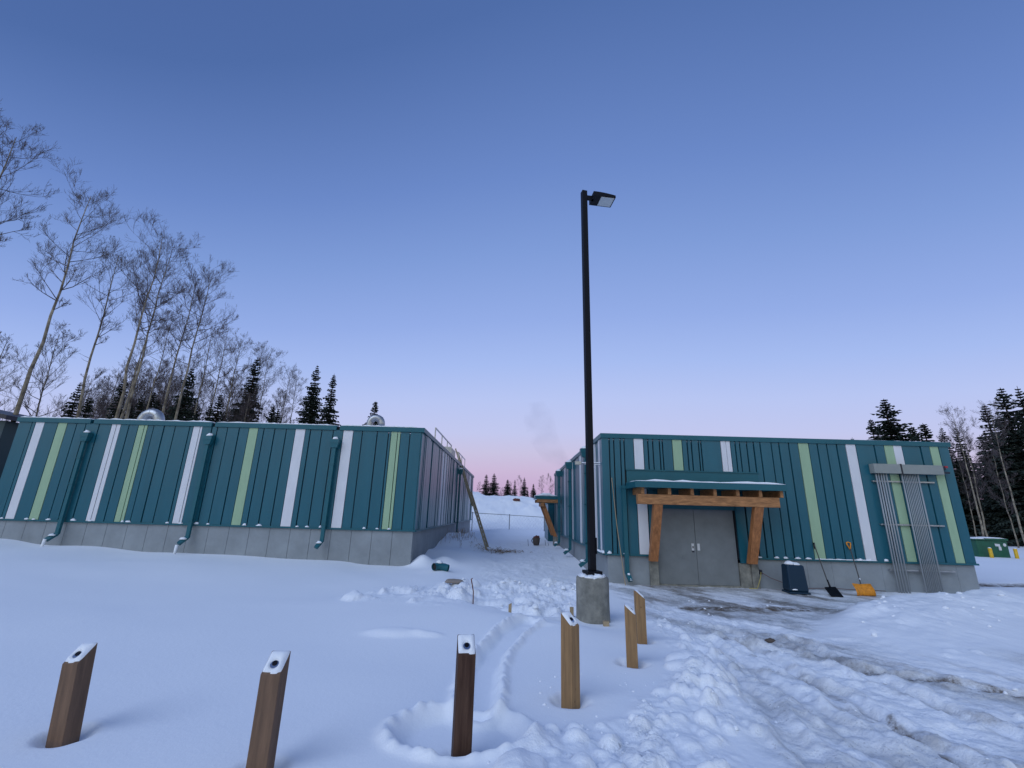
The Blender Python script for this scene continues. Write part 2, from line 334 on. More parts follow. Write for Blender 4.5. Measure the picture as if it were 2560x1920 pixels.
def base_height(x, y):
    num = np.zeros(x.shape); den = np.zeros(x.shape)
    for a, b, c in CP:
        s = .5 + .06 * (abs(a) + abs(b - 8))
        wt = 1 / (((x - a)**2 + (y - b)**2) / s**2 + .35)**2
        num += wt * c; den += wt
    z = num / den
    hx = np.exp(-((x + 4) / 42)**4) * (3.35 - .055 * (x + 4) + .35 * fbm(x / 6, y / 6 + 4, 3, 2))
    z = z + sstep(41.5, 54, y) * hx * (1 - .25 * sstep(60, 100, y)) + sstep(42, 46, y) * (1 - sstep(70, 90, y)) * .5 * fbm(x / 2.4, y / 2.4, 9, 4)
    return z
def height(x, y):
    z = base_height(x, y)
    near = 1 - sstep(30, 50, np.hypot(x, y))
    z = z + .045 * fbm(x / 3.1, y / 3.1, 21, 3) * (1 - sstep(200, 400, np.abs(y)))
    berm = (1 - sstep(-.3, .18, polysd(x, y, BERM) + .18 * fbm(x / .5, y / .5, 130, 2))) * (.35 + .65 * sstep(-.28, .12, fbm(x / .55, y / .75, 131, 3))); alley = (1 - sstep(-.35, .3, polysd(x, y, ALLEY) + .4 * fbm(x / .8, y / .8, 132, 3))) * (.3 + .7 * sstep(-.25, .15, fbm(x / .7, y / .9, 133, 3))); lc = (1 - sstep(-.3, .4, polysd(x, y, LEFTC) + .5 * fbm(x / .6, y / .6, 134, 3))) * (.2 + .8 * sstep(-.1, .2, fbm(x / .6, y / .8, 135, 3)))
    sd = polysd(x, y, DRIVE); drive = 1 - sstep(-.25, .25, sd); pad = 1 - sstep(-.3, .5, polysd(x, y, PAD))
    # ploughed pile on the right: long front slope, steep back
    dc = polydist(x, y, CREST); k = np.interp(x, [c[0] for c in CREST], [c[1] for c in CREST])
    back_ = y > k
    hp = .33 * sstep(5.0, 7.6, x) * (1 - .75 * sstep(11.5, 15.5, x))
    pile = hp * np.where(back_, np.exp(-(dc / .55)**2), np.exp(-(dc / 1.7)**2))
    pile = pile * (1 + .35 * fbm(x / 1.0, y / 1.0, 31, 4, .6) + .12 * np.abs(fbm(x / .3, y / .3, 33, 3)))
    z = z + pile
    drive = drive * (1 - np.clip(pile / .12, 0, 1))
    # broken snow
    bil = lambda s, q, o=3: np.abs(fbm(x / s, y / s, q, o)) * 2.6
    z = z + berm * (.03 + .050 * bil(.30, 41) + .035 * bil(.12, 43, 3) + .07 * fbm(x/.9, y/.9, 44, 2))
    z = z + alley * (.09 * bil(.5, 51) + .04 * bil(.16, 53, 3)) + lc * (.02 + .07 * bil(.5, 52) + .03 * bil(.15, 54, 2))
    # alley floor: trodden snow
    tr = (1 - sstep(1.2, 2.0, np.abs(x - .6))) * sstep(12.5, 14, y) * (1 - sstep(27, 32, y))
    z = z + tr * .05 * fbm(x / .4, y / .6, 61, 4)
    # driveway streaks along the direction of travel
    u = (x * .55 - y * .83); v = (x * .83 + y * .55)
    z = z + drive * (.050 * fbm(v / .40, u / 2.6, 71, 4, .6) + .022 * fbm(v / .10, u / .3, 72, 3, .6) + .02 * bil(.22, 73, 2)) * (1 - .6 * pad)
    for q, rt in enumerate(RUTS):
        d = polydist(x + .06 * fbm(x / .5, y / .5, 80 + q, 2), y, rt)
        z = z - (.05, .06, .05, .045, .045)[q] * (1 - sstep(.07, .15, d)) + .03 * np.exp(-((d - .21) / .06)**2) * (1 + 1.5 * fbm(x / .15, y / .15, 85 + q, 3))
    # ski or sled track by the posts
    d = polydist(x + .03 * fbm(x / .3, y / .3, 90, 2), y, TRACK)
    z = z - .075 * (1 - sstep(.10, .2, d)) + .045 * np.exp(-((d - .24) / .05)**2) * (.6 + 1.2 * vnoise(x / .07, y / .07, 91))
    e = np.hypot((x + .36) / .60, (y - 4.42) / .46)
    z = z - .09 * (1 - sstep(.7, 1.0, e)) + .045 * np.exp(-((e - 1.08) / .10)**2) * (.5 + 1.2 * vnoise(x / .08, y / .08, 93))
    for a, b in POSTS:
        d = np.hypot(x - a, (y - b) * 1.0) + .02 * fbm(x / .1, y / .1, 95, 1)
        z = z - .075 * (1 - sstep(.09, .24, d))
    for a, b, r, h in FOOT:
        z = z + h * .5 * np.exp(-(((x - a) / r)**2 + ((y - b) / (r * .45))**2)**2)
    # drift edge and drop in front of the lamp
    d = polydist(x, y, [(-2.0, 10.35), (-1.0, 10.0), (-.2, 9.45), (.6, 9.2), (1.2, 9.3)])
    z = z + .05 * np.exp(-(d / .22)**2)
    # drifts at the corner of the left building, ridges in the alley
    for a, b, r, h in ((-3.0, 16.4, .38, .36), (-2.35, 17.2, .42, .20), (-2.9, 19.0, .8, .12), (-3.0, 25.2, 1.5, .25), (-2.1, 14.95, .55, .12), (-2.3, 22.5, 1.1, .18)):
        z = z + h * np.exp(-(((x - a) / r)**2 + ((y - b) / (r * 1.25))**2))
    rough = np.clip(berm + alley * .8 + lc * .6 + drive * .75 + .35 * np.clip(pile * 3, 0, 1) + tr * .5, 0, 1) * near
    dn = fbm(v / .5, u / 2.2, 101, 3)
    ice = np.clip(drive * (.26 + 1.2 * dn + .5 * fbm(v / .12, u / .5, 103, 3)) + pad * .5 + tr * .15 + berm * .05, 0, 1)
    dirt = np.zeros(x.shape)
    for q, rt in enumerate(RUTS):
        d = polydist(x + .05 * fbm(x / .3, y / .3, 88, 2), y, rt); dirt = np.maximum(dirt, (.55, .5, .2, .3, .25)[q] * np.exp(-(d / (.20, .08, .10, .10, .08)[q])**2) * sstep(-.15, .3, fbm(x / .55, y / .55, 89 + q, 3) + (.15 if q == 0 else 0)))
    dirt = np.maximum(dirt, drive * (1 - pad) * .45 * sstep(.12, .45, fbm(v / .3 + 7, u / 2.0, 106, 4)))
    dirt = np.maximum(dirt, pad * .75 * sstep(-.08, .3, fbm(v / .5 + 3, u / 1.2, 105, 3)))
    for rt2, w2 in (([(4.95, 6.85), (5.3, 6.55), (5.7, 6.42)], .16), ([(6.0, 6.3), (6.0, 5.95), (6.4, 5.6)], .16), ([(3.9, 5.35), (3.85, 4.9), (3.8, 4.5)], .07), ([(4.1, 10.9), (6.6, 11.0)], .22)):
        d = polydist(x + .12 * fbm(x / .3, y / .3, 120, 3), y + .1 * fbm(x / .3, y / .3, 121, 3), rt2); dirt = np.maximum(dirt, 1.1 * (1 - sstep(w2 * .4, w2 * 1.3, d)))
    dirt = np.clip(dirt, 0, 1)
    d = polydist(x, y, [(15.4, 16.2), (17.2, 16.1), (20, 16.6), (30, 18)])
    rd = 1 - sstep(.35, .6, d); dirt = np.maximum(dirt, rd * 1.0); z = z - rd * .06
    dirt = np.maximum(dirt, .5 * np.exp(-(polydist(x, y, [(3.9, 13.55), (7.2, 13.55)]) / .22)**2))
    dirt = np.maximum(dirt, .5 * np.exp(-((x + .6)**2 / .8 + (y - 22.3)**2 / .5)) )
    return z, rough, ice, dirt, (berm, alley, lc, drive, pile)

def axis_x():
    a = [0.0]; 
    while a[-1] < 900:
        v = a[-1]; a.append(v + (.022 if v < 4 else .022 + (v - 4) * .0042 if v < 14 else .064 + (v - 14) * .045))
    a = np.array(a); return np.concatenate([-a[:0:-1], a])
def axis_y():
    f = [2.4]
    while f[-1] < 1500:
        v = f[-1]; f.append(v + (.0068 * v if v < 16 else .11 + (v - 16) * .006 if v < 60 else .4 + (v - 60) * .06))
    b = [2.4]
    while b[-1] > -600: b.append(b[-1] - (.05 + (2.4 - b[-1]) * .08))
    return np.concatenate([np.array(b)[:0:-1], np.array(f)])
gx, gy = axis_x(), axis_y()
XX, YY = np.meshgrid(gx, gy)
ZZ, RO, IC, DI, MK = height(XX, YY)
# clods splatted into the sheet
ZB = ZZ.copy()
crng = np.random.default_rng(11)
def splat(n, x0, x1, y0, y1, mask, rmin, rmax, hk):
    xs = crng.uniform(x0, x1, n); ys = crng.uniform(y0, y1, n)
    for a, b in zip(xs, ys):
        i = np.searchsorted(gx, a); j = np.searchsorted(gy, b)
        if crng.random() > mask[j, i]: continue
        r = rmin + (rmax - rmin) * crng.random()**2.2; th = crng.uniform(0, 3.14); el = crng.uniform(.6, 1)
        i0, i1 = np.searchsorted(gx, [a - r, a + r]); j0, j1 = np.searchsorted(gy, [b - r, b + r])
        if i1 <= i0 or j1 <= j0: continue
        sx = XX[j0:j1, i0:i1] - a; sy = YY[j0:j1, i0:i1] - b
        p = (sx * math.cos(th) + sy * math.sin(th)) / r; q = (-sx * math.sin(th) + sy * math.cos(th)) / (r * el)
        d = np.clip(1 - p*p - q*q, 0, 1)
        ZZ[j0:j1, i0:i1] = np.where(d > 0, np.maximum(ZZ[j0:j1, i0:i1], .6 * ZB[j0:j1, i0:i1] + .4 * ZB[j, i] + hk * r * d**.5 * crng.uniform(.5, 1)), ZZ[j0:j1, i0:i1])
splat(2400, -.5, 3.2, 2.6, 10, MK[0], .02, .11, .8)
splat(650, -2, 2, 9.6, 14.4, MK[1] ** 2, .035, .15, .6)
splat(60, -2, 2, 9.8, 14.4, MK[1], .2, .42, .35)
splat(45, -.2, 3.0, 3, 9.5, MK[0], .14, .30, .4)
splat(420, -3.2, -.6, 9.5, 12.8, MK[2] ** 2, .03, .11, .7)
splat(26, -3.2, -.6, 9.5, 12.8, MK[2], .15, .35, .35)
splat(3200, 2, 13, 2.6, 13, MK[3] * .5, .02, .075, .5)
splat(900, 4.5, 16, 6.5, 13.6, np.clip(MK[4] * 2.2, 0, .6), .02, .12, .5)
ny, nx = XX.shape
me = bpy.data.meshes.new('snow_ground')
me.vertices.add(nx * ny); me.vertices.foreach_set('co', np.stack([XX, YY, ZZ], -1).astype(np.float32).ravel())
ii = (np.arange(ny - 1)[:, None] * nx + np.arange(nx - 1)[None]).ravel()
quads = np.stack([ii, ii + 1, ii + nx + 1, ii + nx], -1).astype(np.int32)
me.loops.add(quads.size); me.loops.foreach_set('vertex_index', quads.ravel())
me.polygons.add(len(quads)); me.polygons.foreach_set('loop_start', np.arange(0, quads.size, 4, dtype=np.int32)); me.polygons.foreach_set('loop_total', np.full(len(quads), 4, np.int32))
me.polygons.foreach_set('use_smooth', np.ones(len(quads), bool)); me.update(calc_edges=True)
for nm, arr in (('rough', RO), ('ice', IC), ('dirt', DI)):
    at = me.attributes.new(nm, 'FLOAT', 'POINT'); at.data.foreach_set('value', arr.astype(np.float32).ravel())
me.materials.append(M['snow'])
g = bpy.data.objects.new('snow_ground', me); COL.objects.link(g); g['kind'] = 'structure'
def gz(x, y):
    i = min(max(np.searchsorted(gx, x), 1), nx - 1); j = min(max(np.searchsorted(gy, y), 1), ny - 1)
    return float(ZZ[j, i])

# loose lumps of snow lying on the sheet
rnd = random.Random(5)
ck = MB()
def lumps(n, x0, x1, y0, y1, mask, rmin, rmax):
    for _ in range(n):
        a = rnd.uniform(x0, x1); b = rnd.uniform(y0, y1)
        i = np.searchsorted(gx, a); j = np.searchsorted(gy, b)
        if rnd.random() > mask[j, i]: continue
        r = rmin + (rmax - rmin) * rnd.random()**2.5
        ck.blob((a, b, gz(a, b) - r * .25), (r * rnd.uniform(.7, 1.2), r * rnd.uniform(.7, 1.2), r * rnd.uniform(.6, 1.1)), rnd)
lumps(420, -.4, 3.2, 2.8, 10, MK[0], .015, .07)
lumps(700, 1.8, 12, 3, 12, MK[3] * .35, .008, .045)
lumps(160, -2, 2, 9.8, 14.4, MK[1], .03, .10)
lumps(90, -3.2, -.6, 9.5, 12.8, MK[2], .02, .07)
lumps(120, 4.6, 13, 7, 13, np.clip(MK[4] * 1.6, 0, .5), .03, .09)
lumps(60, .2, 1.8, 4.3, 6.2, np.full(ZZ.shape, .7), .01, .035)
o = ck.build('snow_chunks', 'snowcap', smooth=True, sub=1); tag(o, 'loose lumps of snow scattered over the ploughed ridge and driveway', 'snow lumps', kind='stuff')

# unseen wooded ridge added behind the viewer to darken low reflections in the cladding
hm = mat('unseen_forest', (.025, .032, .03), .95, 0, .1, noise=(.2, .5))
hb_ = MB(); hr = random.Random(9); n_ = 160
for k in range(n_ + 1):
    a = math.pi + math.pi * k / n_; r_ = 95 + 8 * math.sin(k * .3); zt = 6.5 + 2.2 * math.sin(k * .11) + hr.uniform(-.9, 1.6)
    hb_.v += [(r_ * math.cos(a), r_ * math.sin(a), -1), (r_ * math.cos(a), r_ * math.sin(a), zt), ((r_ + 25) * math.cos(a), (r_ + 25) * math.sin(a), zt + 3), ((r_ + 60) * math.cos(a), (r_ + 60) * math.sin(a), -1)]
for k in range(n_):
    for j in range(3): hb_.f.append((4*k+j, 4*k+j+1, 4*k+j+5, 4*k+j+4))
tag(hb_.build('unseen_ridge', hm), kind='structure')

# ------------------------------------------------------------------ buildings
def wavy_slab(mb, x0, x1, y0, y1, z0, h, rn, n=30, axis='x'):
    """thin strip of lying snow with an uneven top"""
    pts = []
    for k in range(n + 1):
        t = k / n; e = min(1, min(t, 1 - t) * n / 1.5)
        pts.append((t, z0 + max(.006, h * (.45 + .55 * rn.random()) * (.35 + .65 * e))))
    i = len(mb.v)
    for t, zt in pts:
        if axis == 'x':
            xx = x0 + (x1 - x0) * t; mb.v += [(xx, y0, z0), (xx, y0 + .02, zt - h*.15), (xx, (y0+y1)/2, zt), (xx, y1, z0)]
        else:
            yy = y0 + (y1 - y0) * t; mb.v += [(x0, yy, z0), (x0 + .02, yy, zt - h*.15), ((x0+x1)/2, yy, zt), (x1, yy, z0)]
    for k in range(n):
        q = i + 4 * k
        for a in range(3): mb.f.append((q + a, q + a + 1, q + a + 5, q + a + 4))
        mb.f.append((q + 3, q, q + 4, q + 7))
    mb.f.append((i, i+1, i+2, i+3)); q = i + 4 * n; mb.f.append((q+3, q+2, q+1, q))

def downspout(parent, x, y, ztop, zbot, dirn, kick, w=.12, head=.32):
    """leader head, square pipe and kick-out; dirn = outward normal (wall side 'y-' or 'x-')"""
    ox, oy_ = dirn
    cx_, cy_ = x + ox * .10, y + oy_ * .10
    hd = MB(); s = head / 2
    hd.quadbox([(cx_ - s*.75, cy_ - s*.55, ztop - .30), (cx_ + s*.75, cy_ - s*.55, ztop - .30), (cx_ + s*.75, cy_ + s*.55, ztop - .30), (cx_ - s*.75, cy_ + s*.55, ztop - .30),
                (cx_ - s, cy_ - s*.6, ztop - .13), (cx_ + s, cy_ - s*.6, ztop - .13), (cx_ + s, cy_ + s*.6, ztop - .13), (cx_ - s, cy_ + s*.6, ztop - .13)])
    hd.box(cx_ - s - .01, cx_ + s + .01, cy_ - s*.6 - .01, cy_ + s*.6 + .01, ztop - .13, ztop)
    ds = MB()
    ds.bar((cx_, cy_, ztop - .3), (cx_, cy_, zbot + .16), w, w*.8, up=(0, 1, 0) if abs(oy_) else (1, 0, 0))
    for zc in (ztop - .9, (ztop + zbot) / 2, zbot + .7): ds.box(cx_ - w*.62, cx_ + w*.62, cy_ - w*.5, cy_ + w*.5, zc, zc + .03)
    d = ds.build('downspout', 'trim', parent)
    hd.build('leader_head', 'trim', d)
    kx, ky = kick
    el = MB(); el.bar((cx_, cy_, zbot + .19), (cx_ + kx*.30, cy_ + ky*.30, zbot - .02), w*1.04, w*.84, up=(0, 1, 0) if abs(oy_) else (1, 0, 0)); el.build('kick_out', 'trim', d)
    sn = MB(); sn.blob((cx_, cy_, ztop - .005), (s*.9, s*.5, .10), rnd)
    sn.blob((cx_ + kx*.16, cy_ + ky*.16, zbot + .12), (w*.9, w*.7, .07), rnd); sn.build('snow_cap', 'snowcap', d, smooth=True)
    return d

def cladding(parent, y, segs, z0, z1, rn):
    """front wall: teal planks of uneven relief, coloured planks as parts of their own"""
    teal = MB()
    for i, s in enumerate(segs):
        x0, x1, c = s[:3]; za = s[3] if len(s) > 3 else z0; zb = s[4] if len(s) > 4 else z1
        dpt = .022 + rn.choice((0, .006, .012)) if c == 't' else .030
        gap = .019
        if c == 't': 
            teal.box(x0 + gap, x1 - gap, y - dpt, y + .03, za, zb)
        else:
            MB().box(x0 + .004, x1 - .004, y - dpt, y + .03, za, zb).build('white_panel' if c == 'w' else 'green_panel', 'white' if c == 'w' else 'green', parent)
    teal.build('cladding', 'teal', parent)

rb = random.Random(3)
# ---------- left building
LX0, LX1, LY0, LY1, LZ0, LZ1 = -18.02, -3.28, 16.0, 38.6, 1.18, 4.74
lb = thing('metal_clad_building', 'long low teal clad building on the left with three downspouts on its front', 'building', (-10.6, 16, 0))
MB().box(LX0 + .05, LX1 - .05, LY0 + .03, LY1, LZ0 - .05, 4.45).build('wall', 'dark', lb)
fn = MB(); x = LX0 + .04; edges = [LX1 - .05]
while edges[-1] - .70 > LX0 + .3: edges.append(edges[-1] - .70)
edges.append(LX0 + .05)
for a, b in zip(edges[:-1], edges[1:]): fn.box(b + .006, a - .006, LY0 + .02, LY0 + .2, -1, LZ0 - .03)
ye = LY0 + .21
while ye < LY1 - .3:
    fn.box(LX1 - .25, LX1 - .055, ye, min(ye + 1.38, LY1), -1, LZ0 - .03); ye += 1.39
fn.box(LX0 + .3, LX1 - .3, LY0 + .1, LY1 - .1, -1, LZ0 - .06)
fn.build('foundation', 'found', lb)
E_ = [(-18.0,-17.5,'t'),(-17.5,-17.36,'t'),(-17.36,-17.05,'w'),(-17.05,-16.54,'t'),(-16.54,-16.22,'g'),(-16.22,-15.87,'t'),(-15.87,-15.53,'t'),(-15.53,-15.04,'t'),(-15.04,-14.58,'t'),
 (-14.58,-14.42,'w'),(-14.40,-14.26,'w'),(-14.26,-13.95,'t'),(-13.95,-13.6,'t'),(-13.6,-13.40,'g'),(-13.38,-13.28,'g'),(-13.28,-13.05,'t'),(-13.05,-12.67,'t'),(-12.67,-12.27,'t'),(-12.27,-11.74,'t'),(-11.74,-11.60,'t'),
 (-11.60,-11.37,'w'),(-11.35,-11.28,'w'),(-11.28,-10.93,'t'),(-10.93,-10.73,'t'),(-10.73,-10.36,'t'),(-10.36,-9.93,'t'),(-9.93,-9.57,'t'),(-9.57,-9.25,'g'),(-9.25,-9.03,'t'),(-9.03,-8.64,'t'),(-8.64,-8.22,'t'),(-8.22,-7.88,'t'),
 (-7.88,-7.53,'w'),(-7.53,-7.34,'t'),(-7.34,-6.93,'t'),(-6.93,-6.51,'t'),(-6.51,-6.14,'t'),(-6.14,-5.79,'w'),(-5.79,-5.45,'t'),(-5.45,-4.91,'t'),(-4.91,-4.5,'t'),(-4.5,-4.40,'t'),(-4.40,-4.18,'g'),(-4.16,-4.07,'g'),(-4.07,-3.72,'t'),(-3.72,-3.30,'t')]
cladding(lb, LY0, E_, LZ0 + .03, LZ1 - .16, rb)
# side wall towards the alley
sw = MB(); y = LY0 + .32; sw.box(LX1 - .03, LX1 + .012, LY0 - .02, LY0 + .31, LZ0 + .03, LZ1 - .17)
wl = []
while y < LY1 - .2:
    wdt = rb.choice((.18, .30, .38, .48)); e = min(y + wdt, LY1)
    dd = rb.choice((.0, .018, .036, .05))
    if rb.random() < .10 and y > 18: MB().box(LX1 - .03, LX1 + .03, y + .008, e - .008, LZ0 + .03, LZ1 - .17).build('white_panel', 'white', lb)
    else: sw.box(LX1 - .03, LX1 + dd, y + .012, e - .012, LZ0 + .03, LZ1 - .17)
    y = e
sw.build('side_cladding', 'teal', lb)
MB().box(LX0, LX1 + .03, LY0 - .045, LY0 + .02, LZ0 - .025, LZ0 + .028).build('base_flashing', 'trim', lb)
MB().box(LX1 - .02, LX1 + .062, LY0 + .021, LY1, LZ0 - .025, LZ0 + .028).build('base_flashing', 'trim', lb)
for a, b in ((LX0 - .03, -15.36), (-15.24, -10.94), (-10.82, -6.40), (-6.28, LX1 + .08)):
    MB().box(a, b, LY0 - .07, LY0 + .22, LZ1 - .165, LZ1).build('parapet_cap', 'trim', lb, bevel=.006)
    s = MB(); wavy_slab(s, a + .05, b - (.02 if b < -4 else .3), LY0 - .05, LY0 + .3, LZ1 + .002, .065, rb, 36); s.build('snow_cover', 'snowcap', lb, smooth=True)
MB().box(LX1 - .22, LX1 + .082, LY0 + .221, LY1 + .03, LZ1 - .168, LZ1 - .002).build('parapet_cap', 'trim', lb, bevel=.006)
s = MB(); wavy_slab(s, LX1 - .5, LX1 + .04, 29, LY1, LZ1, .13, rb, 24, 'y'); wavy_slab(s, LX1 - .4, LX1 + .02, LY0 + .4, 28, LZ1, .03, rb, 24, 'y'); s.build('snow_cover', 'snowcap', lb, smooth=True)
MB().box(LX0 + .1, LX1 - .23, LY0 + .23, LY1 - .05, 4.40, 4.56).build('roof', 'snowcap', lb)
for xx, kx in ((-15.30, -1), (-10.88, -1), (-6.34, -.7)):
    MB().box(xx - .06, xx + .06, LY0 + .05, LY0 + .3, 4.2, LZ1 - .02).build('scupper', 'void_shade', lb)  # near-black block paints the shade inside the parapet gap
    downspout(lb, xx, LY0 - .045, 4.22, .60, (0, -1), (kx * .4, -.7), w=.115, head=.28)
ic = MB(); ic.tube([(-15.40, 15.6, .62), (-15.45, 15.6, .3)], [.05, .03], 6); ic.tube([(-11.0, 15.6, .55), (-11.03, 15.6, .2)], [.05, .03], 6); ic.build('icicle', 'snowcap', lb, smooth=True)
ls = MB()
for xx in (-17.45, -16.6, -16.35, -15.85, -15.0, -14.4, -13.3, -13.1, -11.75, -11.3, -10.75, -10.35, -9.1, -8.6, -7.3, -6.95, -6.5, -5.0, -4.55, -4.15):
    ls.blob((xx, LY0 - .04, LZ0 + .025), (rb.uniform(.05, .11), .045, rb.uniform(.03, .075)), rb)
ls.build('ledge_snow', 'snowcap', lb, smooth=True)
# side downspout
downspout(lb, LX1 + .05, 27.4, 4.3, .5, (1, 0), (.8, 0), w=.12)
# roof vents
for vx, vr, vy in ((-16.55, .37, 20.0), (-6.27, .27, 20.0)):
    v = MB(); pr = .225 if vr > .3 else .15; pts = [(vx - vr, vy, 4.5), (vx - vr, vy, 6.02 - pr - vr)]
    pts += [(vx - vr * math.cos(t), vy, 6.02 - pr - vr + vr * math.sin(t)) for t in [math.pi * k / 12 for k in range(1, 12)]] + [(vx + vr, vy, 6.02 - pr - vr), (vx + vr, vy, 6.02 - pr - vr - .08)]
    v.tube(pts, pr, 16); vo = v.build('roof_vent', 'galv', lb, smooth=True)
    rr = MB()
    for k in (3, 6, 9):
        t = math.pi * k / 12; c = Vector((vx - vr * math.cos(t), vy, 6.02 - pr - vr + vr * math.sin(t))); tg = Vector((math.sin(t), 0, math.cos(t))) * .015
        rr.tube([c - tg, c + tg], pr + .008, 16)
    rr.build('seam_ring', 'galv', vo); MB().box(vx - .25, vx + .15, vy - .1, vy + .2, 4.5, 4.9).build('curb', 'galv', vo)
def railing(ys, z, h):
    q = MB()
    for yy in ys: q.bar((-3.5, yy, 4.5), (-3.5, yy, z), .05, .05, up=(0, 1, 0))
    q.bar((-3.5, ys[0] - .03, z), (-3.5, ys[-1] + .03, z), .05, .05); q.build('roof_railing', 'galv', lb)
railing([19.9, 21.9, 23.8, 25.4], 5.45, .7); railing([29.0, 31.1, 33.2], 5.52, .7)
MB().box(-4.3, -3.55, 25.7, 27.8, 4.5, 5.42).build('roof_hatch', 'beige', lb, bevel=.02)

# ---------- right building
RX0, RX1, RY0, RY1, RZ0, RZ1 = 2.79, 13.54, 13.785, 29.2, .78, 4.33
rbd = thing('metal_clad_building', 'teal clad building on the right with grey double doors under a timber canopy', 'building', (8, 13.8, 0))
w_ = MB(); w_.box(RX0 + .05, 4.28, RY0 + .05, RY1, RZ0 - .05, 4.1); w_.box(6.68, RX1 - .05, RY0 + .05, RY1, RZ0 - .05, 4.1); w_.box(4.28, 6.68, RY0 + .05, RY1, 2.16, 4.1); w_.box(4.28, 6.68, RY0 + .3, RY1, -.3, 2.16); w_.build('wall', 'dark', rbd)
fn = MB(); fe = [2.85, 4.04]
for a, b in ((2.85, 4.05), (7.18, 7.9), (7.9, 8.62), (8.62, 9.34), (9.34, 10.06), (10.06, 10.78), (10.78, 11.5), (11.5, 12.22), (12.22, 12.94), (12.94, 13.49)): fn.box(a + .003, b - .003, RY0 + .02, RY0 + .2, -1, RZ0 - .03)
y = RY0 + .2
while y < RY1 - .2: fn.box(RX0 + .055, RX0 + .3, y, min(y + 1.4, RY1), -1, RZ0 - .03); y += 1.41
fn.build('foundation', 'found', rbd)
MB().box(RX1 - .3, RX1 - .06, RY0 + .21, RY1, -1, RZ0 - .03).build('foundation', 'found', rbd)
for a, b, yy in ((4.05, 4.30, -.05), (6.66, 6.98, .0), (6.98, 7.18, -.05)): MB().box(a, b - .002, RY0 + yy, RY0 + .25, -1, .635).build('pier', 'conc', rbd, bevel=.01)
TB = 3.235
S = [(2.8,3.0,'t'),(3.0,3.14,'t'),(3.14,3.34,'t'),(3.34,3.76,'t',None,None)]
segs = []
for a, b, c in ((2.80,3.0,'t'),(3.0,3.14,'t'),(3.14,3.34,'t'),(3.34,3.46,'t')): segs.append((a, b, c))
up = ((3.46,3.76,'t'),(3.76,4.05,'w'),(4.05,4.2,'t'),(4.2,4.35,'t'),(4.35,4.56,'t'),(4.56,4.65,'t'),(4.65,4.96,'t'),(4.96,5.25,'g'),(5.25,5.42,'t'),(5.42,5.55,'t'),(5.55,5.77,'t'),(5.77,5.85,'t'),(5.85,6.46,'t'),(6.46,6.62,'w'),(6.625,6.75,'w'),(6.75,6.91,'t'),(6.91,7.05,'t'),(7.05,7.27,'t'),(7.27,7.48,'t'))
for a, b, c in up: segs.append((a, b, c, TB, RZ1 - .14))
for a, b, c in ((3.46,3.78,'t'),(3.78,4.08,'w'),(7.0,7.27,'t'),(7.27,7.48,'t')): segs.append((a, b, c, RZ0 + .03, 2.85))
for a, b, c in ((4.09,4.29,'t'),(6.68,6.99,'t')): segs.append((a, b, c, .64, 2.85))
for a, b, c in ((7.48,7.68,'t'),(7.68,8.03,'t'),(8.03,8.27,'t'),(8.27,8.57,'t'),(8.57,8.87,'t'),(8.87,9.18,'g'),(9.18,9.46,'t'),(9.46,9.75,'t'),(9.75,10.06,'t'),(10.06,10.34,'t'),(10.34,10.64,'w'),(10.64,11.22,'t'),(11.22,11.53,'t'),(11.53,11.81,'g'),(12.07,12.65,'t'),(12.65,12.94,'t'),(12.94,13.2,'g'),(13.2,13.53,'t')): segs.append((a, b, c))
segs += [(11.81,12.07,'w',3.4,RZ1-.14),(11.81,12.07,'t',RZ0+.03,3.4)]
cladding(rbd, RY0, segs, RZ0 + .03, RZ1 - .14, rb)
hb = MB(); hb.box(3.50, 7.52, RY0 - .03, RY0 + .03, 2.80, TB - .02); hb.box(3.48, 7.54, RY0 - .055, RY0 + .03, TB - .02, TB + .012); hb.box(4.28, 6.68, RY0 - .028, RY0 + .03, 2.11, 2.80); hb.build('header_panel', 'trim', rbd)
bf = MB(); bf.box(RX0 - .03, 4.08, RY0 - .05, RY0 + .02, RZ0 - .02, RZ0 + .028); bf.box(7.0, RX1 + .03, RY0 - .05, RY0 + .02, RZ0 - .02, RZ0 + .028); bf.build('base_flashing', 'trim', rbd)
MB().box(RX0 - .07, RX0 + .02, RY0 + .021, RY1, RZ0 - .02, RZ0 + .028).build('base_flashing', 'trim', rbd)
MB().box(RX0 - .06, RX1 + .05, RY0 - .06, RY0 + .22, RZ1 - .145, RZ1).build('parapet_cap', 'trim', rbd, bevel=.006)
MB().box(RX0 - .062, RX0 + .2, RY0 + .221, RY1 + .03, RZ1 - .148, RZ1 - .003).build('parapet_cap', 'trim', rbd, bevel=.006)
MB().box(RX1 - .2, RX1 + .052, RY0 + .221, RY1 + .03, RZ1 - .148, RZ1 - .003).build('parapet_cap', 'trim', rbd, bevel=.006)
MB().box(RX1 - .05, RX1 + .02, RY0 + .02, RY1, RZ0 - .01, RZ1 - .15).build('end_cladding', 'teal', rbd)
s = MB(); wavy_slab(s, RX0 + .3, RX1 - .3, RY0 - .0, RY0 + .3, RZ1 + .002, .022, rb, 50); wavy_slab(s, RX0 - .03, RX0 + .4, RY0 + .4, RY1, RZ1, .09, rb, 30, 'y'); s.build('snow_cover', 'snowcap', rbd, smooth=True)
MB().box(RX0 + .21, RX1 - .21, RY0 + .23, RY1, 4.0, 4.18).build('roof', 'snowcap', rbd)
sw = MB(); sw.box(RX0 - .03, RX0 + .03, RY0 - .03, RY0 + .30, RZ0 + .03, RZ1 - .15); y = RY0 + .31
whites = ((14.25, 14.42), (14.98, 15.15), (16.75, 16.95), (18.3, 18.6), (20.6, 20.8), (23.6, 23.9)); 
